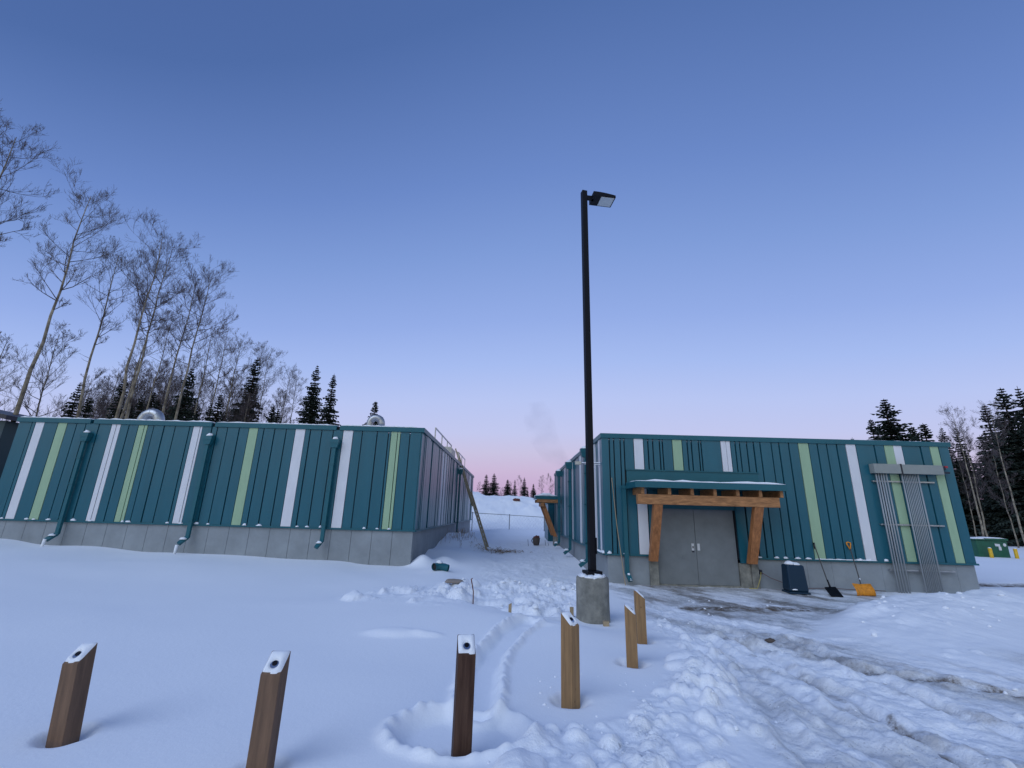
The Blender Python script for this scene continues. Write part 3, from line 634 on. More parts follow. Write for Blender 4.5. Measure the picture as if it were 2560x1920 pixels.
while y < RY1 - .15:
    e = min(y + rb.choice((.16, .26, .34, .44)), RY1); hit = [q for q in whites if q[0] < e and q[0] >= y]
    if hit:
        MB().box(RX0 - .028, RX0 + .03, y + .005, e - .005, RZ0 + .03, RZ1 - .15).build('white_panel', 'white', rbd)
    else: sw.box(RX0 - rb.choice((.0, .015, .03, .042)), RX0 + .03, y + .012, e - .012, RZ0 + .03, RZ1 - .15)
    y = e
sw.build('side_cladding', 'teal', rbd)
for yy, zt in ((16.1, 4.16), (20.7, 4.16), (25.3, 4.16)): downspout(rbd, RX0 - .05, yy, zt, .22, (-1, 0), (-.9, 0), w=.14, head=.36)
ls = MB()
for xx in (2.9, 3.35, 7.25, 8.0, 8.35, 8.65, 9.0, 10.1, 10.15, 10.4, 10.9, 7.75): ls.blob((xx, RY0 - .045, RZ0 + .025), (rb.uniform(.05, .12), .045, rb.uniform(.03, .07)), rb)
wavy_slab(ls, 8.85, 10.65, RY0 - .06, RY0 - .02, RZ0 + .026, .035, rb, 16)
for k in range(14): ls.blob((RX0 - .05, RY0 + .05 + k * .22, RZ0 + .025), (.05, .1, rb.uniform(.03, .09)), rb)
ls.build('ledge_snow', 'snowcap', rbd, smooth=True)
# doors
for a, b, hx, hs in ((4.31, 5.465, 5.37, 1), (5.475, 6.65, 5.54, -1)):
    d = MB().box(a, b, RY0 + .06, RY0 + .11, .02, 2.10).build('door', 'door', rbd, bevel=.004)
    MB().box(hx - .035, hx + .035, RY0 + .048, RY0 + .062, .95, 1.14).build('lock_plate', 'doorpad', d)
    if hs > 0:
        MB().box(hx - .014, hx + .014, RY0 + .03, RY0 + .05, 1.01, 1.07).build('handle', 'dark', d)
        MB().box(hx - .03, hx + .03, RY0 + .045, RY0 + .061, .90, .935).build('handle', 'dark', d)
        MB().tube([(5.07, RY0 + .061, .75), (5.07, RY0 + .045, .75)], .03, 10).build('door_knob', 'door', d)
MB().box(4.30, 6.66, RY0 + .02, RY0 + .3, -.3, .018).build('door_sill', 'conc', rbd)
MB().box(4.30, 6.66, RY0 + .04, RY0 + .12, 2.103, 2.16).build('door_frame', 'door', rbd)
# front canopy
def canopy(parent, side):
    c = thing('canopy', None, None, (0, 0, 0)); c.parent = parent; c.location = tuple(-Vector(parent.location)); return c
YF, YB = 12.70, RY0 - .03
cf = MB().box(3.50, 7.66, YF + .03, YB, 2.672, 2.80).build('canopy_roof', 'trim', rbd)
MB().box(3.46, 7.70, YF, YF + .028, 2.655, 2.825).build('fascia', 'trim', cf)
MB().box(3.46, 3.488, YF + .029, YB, 2.655, 2.825).build('fascia', 'trim', cf)
MB().box(7.672, 7.70, YF + .029, YB, 2.655, 2.825).build('fascia', 'trim', cf)
s = MB(); wavy_slab(s, 3.5, 7.68, YF + .0, YB + .02, 2.826, .075, rb, 16); s.build('snow_cover', 'snowcap', cf, smooth=True)
MB().box(3.56, 7.53, 12.85, 13.05, 2.205, 2.475).build('beam', 'timber', rbd, bevel=.008)
for xx in (3.70, 4.45, 5.09, 5.73, 6.37, 7.01, 7.60): MB().box(xx - .045, xx + .045, 12.83, YB, 2.478, 2.668).build('joist', 'timber', rbd, bevel=.004)
for xx in (4.13, 6.95):
    b = MB(); b.quadbox([(xx - .125, 13.50, .645), (xx + .095, 13.50, .645), (xx + .095, 13.72, .645), (xx - .125, 13.72, .645), (xx - .125, 12.86, 2.203), (xx + .125, 12.86, 2.203), (xx + .125, 13.04, 2.203), (xx - .125, 13.04, 2.203)])
    b.build('brace', 'timberv', rbd, bevel=.008)
ds = MB(); ds.box(3.32, 3.44, RY0 - .12, RY0 - .035, .28, 2.66); ds.box(3.30, 3.46, RY0 - .14, RY0 - .031, 2.66, 2.74); ds.bar((3.38, RY0 - .08, .32), (3.42, RY0 - .26, .12), .12, .09, up=(0, 1, 0))
o = ds.build('downspout', 'trim', rbd); s = MB(); s.blob((3.40, RY0 - .17, .26), (.05, .05, .05), rb); s.blob((3.43, RY0 - .25, .13), (.05, .05, .05), rb); s.build('snow_cap', 'snowcap', o, smooth=True)
# side canopy over the alley
cs = MB().box(1.47, RX0 - .05, 26.9, 29.0, 2.69, 2.82).build('canopy_roof', 'trim', rbd)
MB().box(1.42, RX0 - .05, 26.87, 26.898, 2.66, 2.84).build('fascia', 'trim', cs)
MB().box(1.42, 1.448, 26.9, 29.0, 2.66, 2.84).build('fascia', 'trim', cs)
s = MB(); wavy_slab(s, 1.43, 2.72, 26.87, 29, 2.842, .22, rb, 8); s.build('snow_cover', 'snowcap', cs, smooth=True)
MB().box(1.50, RX0 - .05, 26.9, 27.0, 2.47, 2.655).build('joist', 'timber', rbd); MB().box(1.50, RX0 - .05, 28.8, 28.9, 2.47, 2.655).build('joist', 'timber', rbd)
MB().box(1.75, 1.95, 26.95, 28.95, 2.25, 2.468).build('beam', 'timber', rbd)
for yy in (27.1, 28.6): MB().quadbox([(2.50, yy, .58), (2.72, yy, .58), (2.72, yy + .2, .58), (2.50, yy + .2, .58), (1.74, yy, 2.46), (1.98, yy, 2.46), (1.98, yy + .2, 2.46), (1.74, yy + .2, 2.46)]).build('brace', 'timberv', rbd)
MB().box(2.5, 2.78, 27.05, 27.4, -.5, .575).build('pier', 'conc', rbd)
# bracket arm with a small lamp high on the alley wall
a = MB(); a.tube([(RX0 - .02, 14.05, 3.44), (2.15, 14.35, 3.46)], .022, 8); a.tube([(RX0 - .02, 14.05, 3.38), (2.3, 14.3, 3.42)], .016, 8); ao = a.build('bracket_arm', 'galv', rbd)
MB().box(2.02, 2.2, 14.28, 14.42, 3.40, 3.50).build('lamp_head', 'beige', ao)
# electrical trough, conduits and struts at the right
TY = RY0 - .06
t = MB(); t.box(10.93, 11.74, TY - .17, TY + .02, 3.31, 3.59); t.box(11.78, 13.02, TY - .17, TY + .02, 3.31, 3.585); t.build('cable_trough', 'trough', rbd, bevel=.006)
t = MB(); t.box(11.742, 11.778, TY - .18, TY + .02, 3.30, 3.60); t.build('trough_joint', 'dark', rbd)
t = MB(); t.tube([(13.02, TY - .08, 3.50), (13.14, TY - .08, 3.50)], .05, 10); t.tube([(13.02, TY - .08, 3.38), (13.26, TY - .08, 3.38)], .03, 10); t.build('fitting', 'dark', rbd)
MB().box(13.14, 13.22, TY - .12, TY - .07, 3.52, 3.58).build('red_handle', 'red', rbd)
for xx in (11.01, 11.085, 11.16, 11.235, 11.32): MB().tube([(xx, TY - .09, 3.31), (xx, TY - .09, -.1)], .021, 10).build('conduit', 'conduit', rbd, smooth=True)
MB().tube([(11.79, TY - .09, 3.31), (11.79, TY - .09, -.1)], .022, 10).build('conduit', 'conduit', rbd, smooth=True)
for k in range(8): MB().tube([(11.86 + k * .049, TY - .085, 3.31), (11.86 + k * .049, TY - .085, -.1)], .0125, 8).build('conduit', 'conduit', rbd, smooth=True)
MB().tube([(12.27, TY - .09, 3.31), (12.27, TY - .09, -.1)], .022, 10).build('conduit', 'conduit', rbd, smooth=True)
for z_ in (3.08, 1.83, .58): MB().box(10.92, 12.78, TY - .045, TY + .025, z_ - .02, z_ + .02).build('strut_rail', 'galv', rbd)
# outlet
MB().box(7.19, 7.27, RY0 - .04, RY0 + .03, .36, .48).build('outlet_box', 'dark', rbd)

# lower wing seen behind the side canopy
sh = thing('shed', 'low grey teal clad lean-to beyond the timber canopy at the end of the alley', 'shed', (3.1, 31, 0))
MB().box(2.42, 3.9, 30.0, 33, -.5, 2.45).build('wall', 'teal', sh); MB().box(2.36, 3.96, 29.95, 33.05, 2.45, 2.55).build('roof', 'trim', sh)
s = MB()
for k in range(5): s.box(2.44 + k * .3, 2.46 + k * .3, 29.98, 30.0, .3, 2.45)
s.build('batten', 'trim', sh)

# dark building cut by the left edge
ds_ = thing('dark_building', 'dark green building with an overhanging roof edge cut by the left edge of the picture', 'building', (-26, 22, 0))
MB().box(-34, -23.6, 20.4, 28, -.3, 5.35).build('wall', 'shed', ds_)
MB().quadbox([(-34.5, 20.0, 7.4), (-23.2, 20.0, 5.35), (-23.2, 28.4, 5.35), (-34.5, 28.4, 7.4), (-34.5, 20.0, 7.6), (-23.2, 20.0, 5.55), (-23.2, 28.4, 5.55), (-34.5, 28.4, 7.6)]).build('roof', 'dark', ds_)

# ------------------------------------------------------------------ lamp on its concrete base
PX, PY = 1.615, 9.32
lp = thing('lamp_post', 'tall black square lamp post with a flat head, standing on a round concrete base', 'lamp post', (PX, PY, -.15))
b = MB(); b.lathe([(.315, -.4), (.318, .0), (.312, .3), (.315, .6), (.308, .715), (.295, .73)], (PX, PY, 0), 48); b.build('concrete_base', 'conc', lp, smooth=True)
s = MB(); 
for k in range(34):
    t = k * 2.4; r_ = .22 * rb.uniform(.4, 1); s.blob((PX + math.cos(t) * r_, PY + math.sin(t) * r_, .722), (rb.uniform(.08, .13), rb.uniform(.08, .12), rb.uniform(.03, .08)), rb, 9, 4)
s.build('snow_cap', 'snowcap', lp, smooth=True)
q = MB(); 
def rotbox(mb, cx_, cy_, hw, hd, z0, z1, an):
    c, s_ = math.cos(an), math.sin(an); P = []
    for z_ in (z0, z1):
        for a, b_ in ((-hw, -hd), (hw, -hd), (hw, hd), (-hw, hd)): P.append((cx_ + a * c - b_ * s_, cy_ + a * s_ + b_ * c, z_))
    return mb.quadbox(P)
rotbox(q, PX, PY, .15, .15, .735, .84, R(14)); q.build('base_cover', 'black', lp, bevel=.006)
q = MB(); rotbox(q, PX, PY, .064, .064, .84, 9.62, R(14)); q.build('pole', 'black', lp, bevel=.006)
q = MB(); rotbox(q, PX + .075, PY - .02, .012, .045, 1.15, 1.45, R(14)); q.build('hand_hole_cover', 'black', lp)
ah = R(8); ca, sa = math.cos(ah), math.sin(ah)
def lp3(u, v, z_): return (PX + u * ca - v * sa, PY + u * sa + v * ca, z_)
q = MB(); q.quadbox([lp3(.06, -.035, 9.40), lp3(.24, -.035, 9.40), lp3(.24, .035, 9.40), lp3(.06, .035, 9.40), lp3(.06, -.035, 9.50), lp3(.24, -.035, 9.50), lp3(.24, .035, 9.50), lp3(.06, .035, 9.50)]); q.build('arm', 'black', lp)
q = MB(); n_ = 8; prof = []
for k in range(n_ + 1):
    t = k / n_; prof.append((.19 + .56 * t, 9.40, 9.40 + .04 + .075 * math.cos((t - .12) * 1.45)))
base = len(q.v)
for u_, za, zb in prof: q.v += [lp3(u_, -.19, za), lp3(u_, .19, za), lp3(u_, .19, zb), lp3(u_, -.19, zb)]
for k in range(n_):
    i = base + 4 * k
    for a in range(4): q.f.append((i + a, i + (a+1) % 4, i + 4 + (a+1) % 4, i + 4 + a))
q.f.append((base, base+1, base+2, base+3)[::-1]); i = base + 4 * n_; q.f.append((i, i+1, i+2, i+3))
hd = q.build('lamp_head', 'black', lp)
q = MB(); q.quadbox([lp3(.39, -.165, 9.388), lp3(.72, -.165, 9.388), lp3(.72, .155, 9.388), lp3(.39, .155, 9.388), lp3(.39, -.165, 9.399), lp3(.72, -.165, 9.399), lp3(.72, .155, 9.399), lp3(.39, .155, 9.399)]); q.build('lens', 'lens', hd)

# ------------------------------------------------------------------ timber bollards with recessed lights
def post(label, x, y, rz, h, wood='post', slope=.118, lean=0):
    zb = gz(x, y); hz = h
    t = thing('bollard_light', label, 'bollard', (x, y, zb - .3), rz, 'sloped timber bollards along the drive')
    t.rotation_euler.y = lean
    w2 = .071
    b = MB(); bot = 0; zl = .3 + hz - slope; zh = .3 + hz
    b.quadbox([(-w2, -w2, bot), (w2, -w2, bot), (w2, w2, bot), (-w2, w2, bot), (-w2, -w2, zl), (w2, -w2, zl), (w2, w2, zh), (-w2, w2, zh)])
    o = b.build('post', wood, None, bevel=.005); o.parent = t
    nrm = Vector((0, -slope, 2 * w2)).normalized(); up_ = Vector((0, 2 * w2, slope)).normalized()
    c = Vector((0, -.018, (zl + zh) / 2 - .018 * slope / (2 * w2)))
    l1 = MB(); l1.tube([c - nrm * .004, c + nrm * .014], [.034, .030], 18); l_ = l1.build('light', 'chrome', None, smooth=False); l_.parent = t
    l2 = MB(); l2.tube([c + nrm * .012 + up_ * .008, c + nrm * .020 + up_ * .008], [.021, .018], 14); k_ = l2.build('lens', 'black', None); k_.parent = l_
    # snow lying on the cut, melted back round the light and off the lower edge
    sn = MB(); nn = 14; i0 = len(sn.v); ph = rb.uniform(0, 9)
    for a in range(nn + 1):
        for b_ in range(nn + 1):
            u_ = -w2 + 2 * w2 * a / nn; v_ = -w2 + 2 * w2 * b_ / nn
            p = Vector((u_, v_, zl + slope * (v_ + w2) / (2 * w2)))
            dl = math.hypot(u_ * .9, (v_ + .018)); e1 = min(a, nn - a) / 3; e2 = (nn - b_) / 3; e3 = (b_ - 1.2 - .5 * math.sin(a * .45 + ph)) / 2.2
            edge = max(0, min(1, e1)) ** .6 * max(0, min(1, e2)) ** .6 * max(0, min(1, e3)) ** .6
            hole = max(0, min(1, (dl - .020) / .016))
            th = .026 * edge * hole * (.85 + .2 * math.sin(a * .4 + ph) * math.cos(b_ * .35)) + .002 * (edge > 0)
            sn.v.append(tuple(p + nrm * (th - (.006 if (edge * hole <= 0) else 0))))
    for a in range(nn):
        for b_ in range(nn):
            q = i0 + a * (nn + 1) + b_; sn.f.append((q, q + nn + 1, q + nn + 2, q + 1))
    s_ = sn.build('snow_cap', 'snowcap', None, smooth=True); s_.parent = t
    return t
post('leftmost timber bollard, showing two brown faces under its sloped snowy top', *POSTS[0], R(-6), .71, 'postshaded', lean=R(-4.5))
post('second timber bollard from the left, cut by the bottom of the picture', *POSTS[1], R(3), .81, 'postshaded')
post('dark stained timber bollard standing in a trampled hollow of snow', *POSTS[2], R(12), .945, 'postdark')
post('tallest light brown bollard with its corner towards the viewer, in front of the lamp base', *POSTS[3], R(46), .885)
post('bollard right of the lamp base with a thick cap of snow on its slope', *POSTS[4], R(74), .765)
post('farthest timber bollard, half hidden behind the snow-capped one', *POSTS[5], R(88), .79)

# ------------------------------------------------------------------ things along the right wall
t = thing('waste_bin', 'dark blue plastic bin topped with snow against the foundation', 'bin', (7.84, 13.2, 0))
b = MB(); b.quadbox([(7.56, 12.98, .03), (8.05, 12.93, .03), (8.10, 13.38, .03), (7.60, 13.42, .03), (7.575, 13.02, .70), (8.03, 12.98, .70), (8.06, 13.33, .70), (7.61, 13.36, .70)]); b.build('body', 'bin', t, bevel=.04)
b = MB(); b.quadbox([(7.545, 12.965, -.02), (8.07, 12.91, -.02), (8.12, 13.40, -.02), (7.585, 13.44, -.02), (7.55, 12.97, .028), (8.065, 12.915, .028), (8.115, 13.395, .028), (7.59, 13.435, .028)]); b.build('base_rim', 'bin', t, bevel=.01)
s = MB(); s.blob((7.72, 13.13, .69), (.15, .17, .12), rb); s.blob((7.88, 13.14, .69), (.15, .16, .07), rb); s.build('snow_cap', 'snowcap', t, smooth=True, sub=1)
s = MB(); s.blob((7.68, 12.95, .08), (.07, .03, .03), rb); s.build('snow_patch', 'snowcap', t, smooth=True)

t = thing('snow_shovel', 'narrow black snow shovel leaning on the wall right of the bin', 'shovel', (8.75, 13.3, 0))
MB().tube([(8.87, 13.72, 1.22), (8.83, 13.42, .55), (8.78, 13.24, .26)], .014, 8).build('shaft', 'shaft', t)
MB().tube([(8.875, 13.74, 1.26), (8.868, 13.70, 1.10)], .024, 8).build('grip', 'black', t)
MB().tube([(8.785, 13.25, .32), (8.77, 13.16, .14)], [.02, .026], 8).build('socket', 'black', t)
b = MB(); b.quadbox([(8.62, 13.16, .10), (8.90, 13.12, .12), (8.79, 12.72, -.03), (8.49, 12.76, -.03), (8.62, 13.17, .15), (8.90, 13.13, .17), (8.79, 12.72, -.01), (8.49, 12.76, -.01)]); b.build('blade', 'black', t, bevel=.006)
t = thing('snow_shovel', 'wide orange snow pusher with an orange handle leaning on the wall', 'shovel', (9.6, 13.3, 0))
MB().tube([(9.89, 13.70, 1.13), (9.75, 13.32, .18)], .014, 8).build('shaft', 'shaft', t)
MB().tube([(9.775, 13.39, .37), (9.770, 13.375, .33)], .022, 8).build('collar', 'chrome', t)
g_ = MB(); g_.tube([(9.89, 13.70, 1.10), (9.835, 13.735, 1.24), (9.84, 13.745, 1.29), (9.90, 13.75, 1.30), (9.955, 13.745, 1.28), (9.94, 13.735, 1.22), (9.89, 13.70, 1.10)], .017, 8); g_.build('grip', 'orange', t, smooth=True)
b = MB(); nn = 8; i0 = 0
for side in (0, 1):
    for k in range(nn + 1):
        a = k / nn; zz = -.02 + .27 * a; yy = 12.98 + .16 * (a - .35)**2 * 1.4 + .05 * a + side * .012
        for m_ in range(7):
            u_ = m_ / 6; b.v.append((9.32 + .5 * u_, yy + .06 * (abs(u_ - .5) * 2)**3 * -1, zz + (.025 * abs(u_ - .5) * 2 if a > .9 else 0)))
W_ = 7; tot = (nn + 1) * W_
for k in range(nn):
    for m_ in range(6):
        q = k * W_ + m_; b.f.append((q, q+1, q+W_+1, q+W_)); b.f.append((q+tot, q+tot+W_, q+tot+W_+1, q+tot+1))
for k in range(nn):
    q = k * W_; b.f.append((q, q+W_, q+W_+tot, q+tot)); q += 6; b.f.append((q, q+tot, q+W_+tot, q+W_))
for m_ in range(6): b.f.append((m_, m_+tot, m_+1+tot, m_+1)); q = nn*W_ + m_; b.f.append((q, q+1, q+1+tot, q+tot))
b.build('blade', 'orange', t, smooth=True)

o = MB().tube([(3.03, 13.72, 2.97), (3.12, 13.66, 1.6), (3.27, 13.50, -.05)], .011, 6).build('thin_pole', 'tan'); tag(o, 'thin pale wooden pole leaning on the wall beside the downspout', 'pole')
pts = [(7.22, 13.72, .42), (7.18, 13.68, .30), (7.05, 13.6, .10), (6.95, 13.5, .01), (6.7, 13.45, .02)]
o = MB().tube(pts, .011, 6).build('power_cord', 'cord', smooth=True); tag(o, 'yellow cord hanging from the outlet beside the right pier', 'cord')
o = MB().tube([(7.25, 13.72, .40), (7.45, 13.66, .28), (7.9, 13.6, .12), (8.3, 13.6, .04), (9.0, 13.62, .06), (9.9, 13.6, .04), (10.6, 13.6, .03)], .008, 6).build('red_cord', 'rust', smooth=True); tag(o, 'thin red cord sagging from the outlet and running along the wall foot', 'cord')

# green utility box and its two bollards
t = thing('utility_box', 'green metal utility box with white notices and snow on top beside the right building', 'utility box', (28, 27.5, .1))
MB().box(27.0, 28.8, 27.2, 28.6, 0, 1.02).build('body', 'utility', t, bevel=.02)
MB().box(26.95, 27.55, 27.15, 28.65, 1.03, 1.10).build('lid', 'utility', t); MB().box(27.56, 28.85, 27.15, 28.65, 1.03, 1.14).build('lid', 'utility', t)
s = MB(); wavy_slab(s, 26.97, 27.53, 27.17, 28.6, 1.10, .06, rb, 8); wavy_slab(s, 27.6, 28.8, 27.17, 28.6, 1.14, .07, rb, 10); s.build('snow_cover', 'snowcap', t, smooth=True)
s = MB(); s.quadbox([(28.05, 27.17, .72), (28.32, 27.17, .70), (28.32, 27.19, .70), (28.05, 27.19, .72), (28.03, 27.17, .86), (28.32, 27.17, .84), (28.32, 27.19, .84), (28.03, 27.19, .86)]); s.box(28.22, 28.36, 27.17, 27.19, .5, .70); s.tube([(28.6, 27.19, .8), (28.6, 27.17, .8)], .09, 12); s.build('notice', 'doorpad', t)
for i, (xx, lab) in enumerate(((27.35, 'yellow bollard in front of the green box, the left of the two'), (28.78, 'yellow bollard in front of the green box, the right of the two'))):
    b = thing('yellow_bollard', lab, 'bollard', (xx, 26.85, 0), 0, 'yellow bollards by the green utility box')
    MB().tube([(xx, 26.85, -.2), (xx, 26.85, .62)], .085, 14).build('pipe', 'yellow', b, smooth=True); s = MB(); s.blob((xx, 26.85, .615), (.075, .075, .05), rb); s.build('snow_cap', 'snowcap', b, smooth=True)

# ------------------------------------------------------------------ alley things
t = thing('extension_ladder', 'long extension ladder leaning across the alley onto the parapet of the left building', 'ladder', (-1, 22.8, 0))
A = Vector((-1.02, 22.85, -.02)); B = Vector((-3.30, 28.95, 4.95)); dv = (B - A); Bt = A + dv * 1.17
side = Vector((.12, 1, 0)).normalized(); side = (side - dv.normalized() * side.dot(dv.normalized())).normalized() * .20
nrm = dv.normalized().cross(side.normalized())
for k, (a0, a1, off, wd) in enumerate(((0, .62, 0, 1), (.42, 1.17, .07, .88))):
    P0 = A + dv * a0 + nrm * off; P1 = A + dv * a1 + nrm * off
    for sg in (-1, 1): MB().bar(P0 + side * sg * wd, P1 + side * sg * wd, .03, .085, up=tuple(nrm)).build('rail', 'ladder', t)
    rg = MB(); L_ = (P1 - P0).length; nr = int(L_ / .3)
    for i in range(nr): c = P0 + (P1 - P0) * ((i + .5) / nr); rg.tube([c - side * wd, c + side * wd], .017, 6)
    rg.build('rungs', 'ladder', t)

t = thing('bucket', 'round clay coloured bucket holding a dark bundle in the alley', 'bucket', (1.5, 26.9, .03))
zb = gz(1.5, 26.9)
b = MB(); b.lathe([(.15, 0), (.20, .2), (.21, .38), (.19, .42)], (1.5, 26.9, zb), 20); b.build('body', 'bucket', t, smooth=True)
b = MB(); b.tube([(1.30, 26.88, zb + .12), (1.22, 26.85, zb + .25), (1.30, 26.88, zb + .38)], .018, 6); b.build('handle', 'dark', t)
b = MB(); b.blob((1.52, 26.9, zb + .38), (.18, .16, .18), rb); b.blob((1.46, 26.8, zb + .40), (.1, .1, .10), rb); b.build('bundle', 'rust', t, smooth=True)
def rod(name, lab, cat, pts, r, m, group=None):
    o = MB().tube(pts, r, 6).build(name, m); tag(o, lab, cat, group); return o
for xx, yy, hh, lab in ((1.02, 26.5, .35, 'thin dark stake left of the bucket'), (2.02, 26.9, .28, 'thin dark stake between the bucket and the brace'), (2.2, 27.0, .18, 'short dark stake nearest the foot of the timber brace')):
    z_ = gz(xx, yy); rod('survey_stake', lab, 'stake', [(xx + .03, yy, z_ - .1), (xx - .02, yy, z_ + hh)], .013, 'dark', 'thin stakes in the alley snow')
z_ = gz(-.76, 10.55); rod('steel_rod', 'bent rusty steel rod standing in the snow hollow', 'rod', [(-.76, 10.55, z_ - .2), (-.77, 10.55, z_ + .25), (-.83, 10.55, z_ + .5), (-.80, 10.54, z_ + .515)], .013, 'rust')
z_ = gz(.03, 9.55)
o = MB().quadbox([(0, 9.53, z_ - .3), (.06, 9.53, z_ - .3), (.06, 9.56, z_ - .3), (0, 9.56, z_ - .3), (.005, 9.53, z_ + .19), (.065, 9.53, z_ + .22), (.065, 9.56, z_ + .22), (.005, 9.56, z_ + .19)]).build('wood_stake', 'tan'); tag(o, 'flat wooden survey stake at the edge of the snow hollow', 'stake')
z_ = gz(1.78, 8.86)
o = MB().box(1.72, 1.82, 8.84, 8.93, z_ - .2, z_ + .08).build('wood_block', 'tan'); tag(o, 'sawn wood block end poking out below the lamp base', 'wood block')
z_ = gz(1.24, 9.5); o = MB().box(1.20, 1.27, 9.5, 9.55, z_ - .1, z_ + .17).build('wood_stake', 'tan'); tag(o, 'short wooden stake just left of the concrete lamp base', 'stake')
z_ = gz(.6, 9.75); rod('rebar', 'rusty bar lying along the far edge of the snow drift', 'steel bar', [(.35, 9.62, z_ - .02), (.6, 9.68, z_ + .02), (.95, 9.7, z_ - .02)], .010, 'rust')
z_ = max(gz(-1.4, 11.9), gz(-1.3, 11.7), gz(-1.5, 11.8))
b = MB(); b.blob((-1.36, 11.85, z_ + .02), (.32, .16, .10), rb, 9, 4); o = b.build('flat_stone', 'stone', smooth=True, sub=1); tag(o, 'flat brown stone lying in the snow left of the bent rod', 'stone')
z_ = gz(4.35, 8.25); b = MB(); b.blob((4.35, 8.25, z_ - .02), (.10, .07, .06), rb, 8, 4); o = b.build('dirt_clod', 'bucket', smooth=True); tag(o, 'brown frozen dirt clod on the ploughed driveway', 'dirt clod')
z_ = gz(6.55, 6.0); b = MB(); b.blob((6.55, 6.0, z_ - .02), (.10, .06, .05), rb, 8, 4); o = b.build('dirt_clod', 'dark', smooth=True); tag(o, 'dark lump in the muddy rut near the right edge', 'dirt clod')
# teal pipe elbow lying in the snow
z_ = gz(-2.15, 14.6)
t = thing('pipe_elbow', 'teal drain pipe elbow lying in the snow by the corner of the left building', 'pipe', (-2.1, 14.6, z_))
pts = [(-2.28, 14.42, z_ + .10), (-2.18, 14.55, z_ + .10), (-2.0, 14.62, z_ + .07), (-1.86, 14.6, z_ + .05)]
b = MB(); b.tube(pts, [.105, .10, .115, .10], 16, cap=False); b.build('pipe', 'trim', t, smooth=True)
d = (Vector(pts[1]) - Vector(pts[0])).normalized(); p = Vector(pts[0]) + d * .05
MB().tube([p, p + d * .01], .098, 16).build('opening', 'void_shade', t)  # near-black disc paints the shade down the pipe mouth
s = MB(); s.blob((-2.15, 14.6, z_ + .18), (.10, .08, .09), rb); s.build('snow_cap', 'snowcap', t, smooth=True)
# dry grass around the ladder foot
gr = MB()
for k in range(240):
    a = rb.gauss(-.5, .65); b_ = 22.6 + rb.gauss(0, .35); z_ = gz(a, b_); L_ = rb.uniform(.06, .22); th = rb.uniform(0, 6.28)
    e = Vector((a + math.cos(th) * L_, b_ + math.sin(th) * L_, z_ + rb.uniform(.01, .09)))
    gr.tube([(a, b_, z_ - .01), ((a + e.x) / 2, (b_ + e.y) / 2, (z_ + e.z) / 2 + .03), e], .006, 3, cap=False)
for k in range(90):
    a = rb.gauss(-2.5, .4); b_ = 24 + rb.gauss(0, 1.2); z_ = gz(a, b_); gr.tube([(a, b_, z_ - .02), (a + rb.gauss(0, .06), b_, z_ + rb.uniform(.1, .35))], .006, 3, cap=False)
tag(gr.build('dry_grass', 'straw'), 'dry straw and grass stems poking through the alley snow', 'dry grass', kind='stuff')
# fence beyond the alley
t = thing('wire_fence', 'steel rail and wire mesh fence crossing the end of the alley below the snowbank', 'fence', (0, 40, .4))
for xx in (-15.5, -12.6, -9.7, -6.8, -3.3, -.1, 2.9, 6, 9, 12): MB().tube([(xx, 40, -.2), (xx, 40, 1.68 - .035 * xx)], .032, 8).build('post', 'fence', t)
MB().tube([(-15.5, 40, 2.2 - .06), (12, 40, 1.62 - .035 * 12 + .0)], .025, 6).build('top_rail', 'fence', t)
ms = MB(); 
for k in range(0, 90):
    xx = -13.5 + k * .28; z1 = 1.6 - .021 * xx
    ms.tube([(xx, 40, .3), (xx + 1.0, 40, z1)], .0022, 3, cap=False); ms.tube([(xx + 1.0, 40, .3), (xx, 40, z1)], .0022, 3, cap=False)
ms.build('wire_mesh', 'fence', t)
z_ = gz(1.5, 47); b = MB(); b.blob((.62, 50.2, gz(.62, 50.2) - .05), (.42, .2, .26), rb); o = b.build('earth_clump', 'rust', smooth=True); tag(o, 'dark clump of earth on the far snowbank', 'clump')

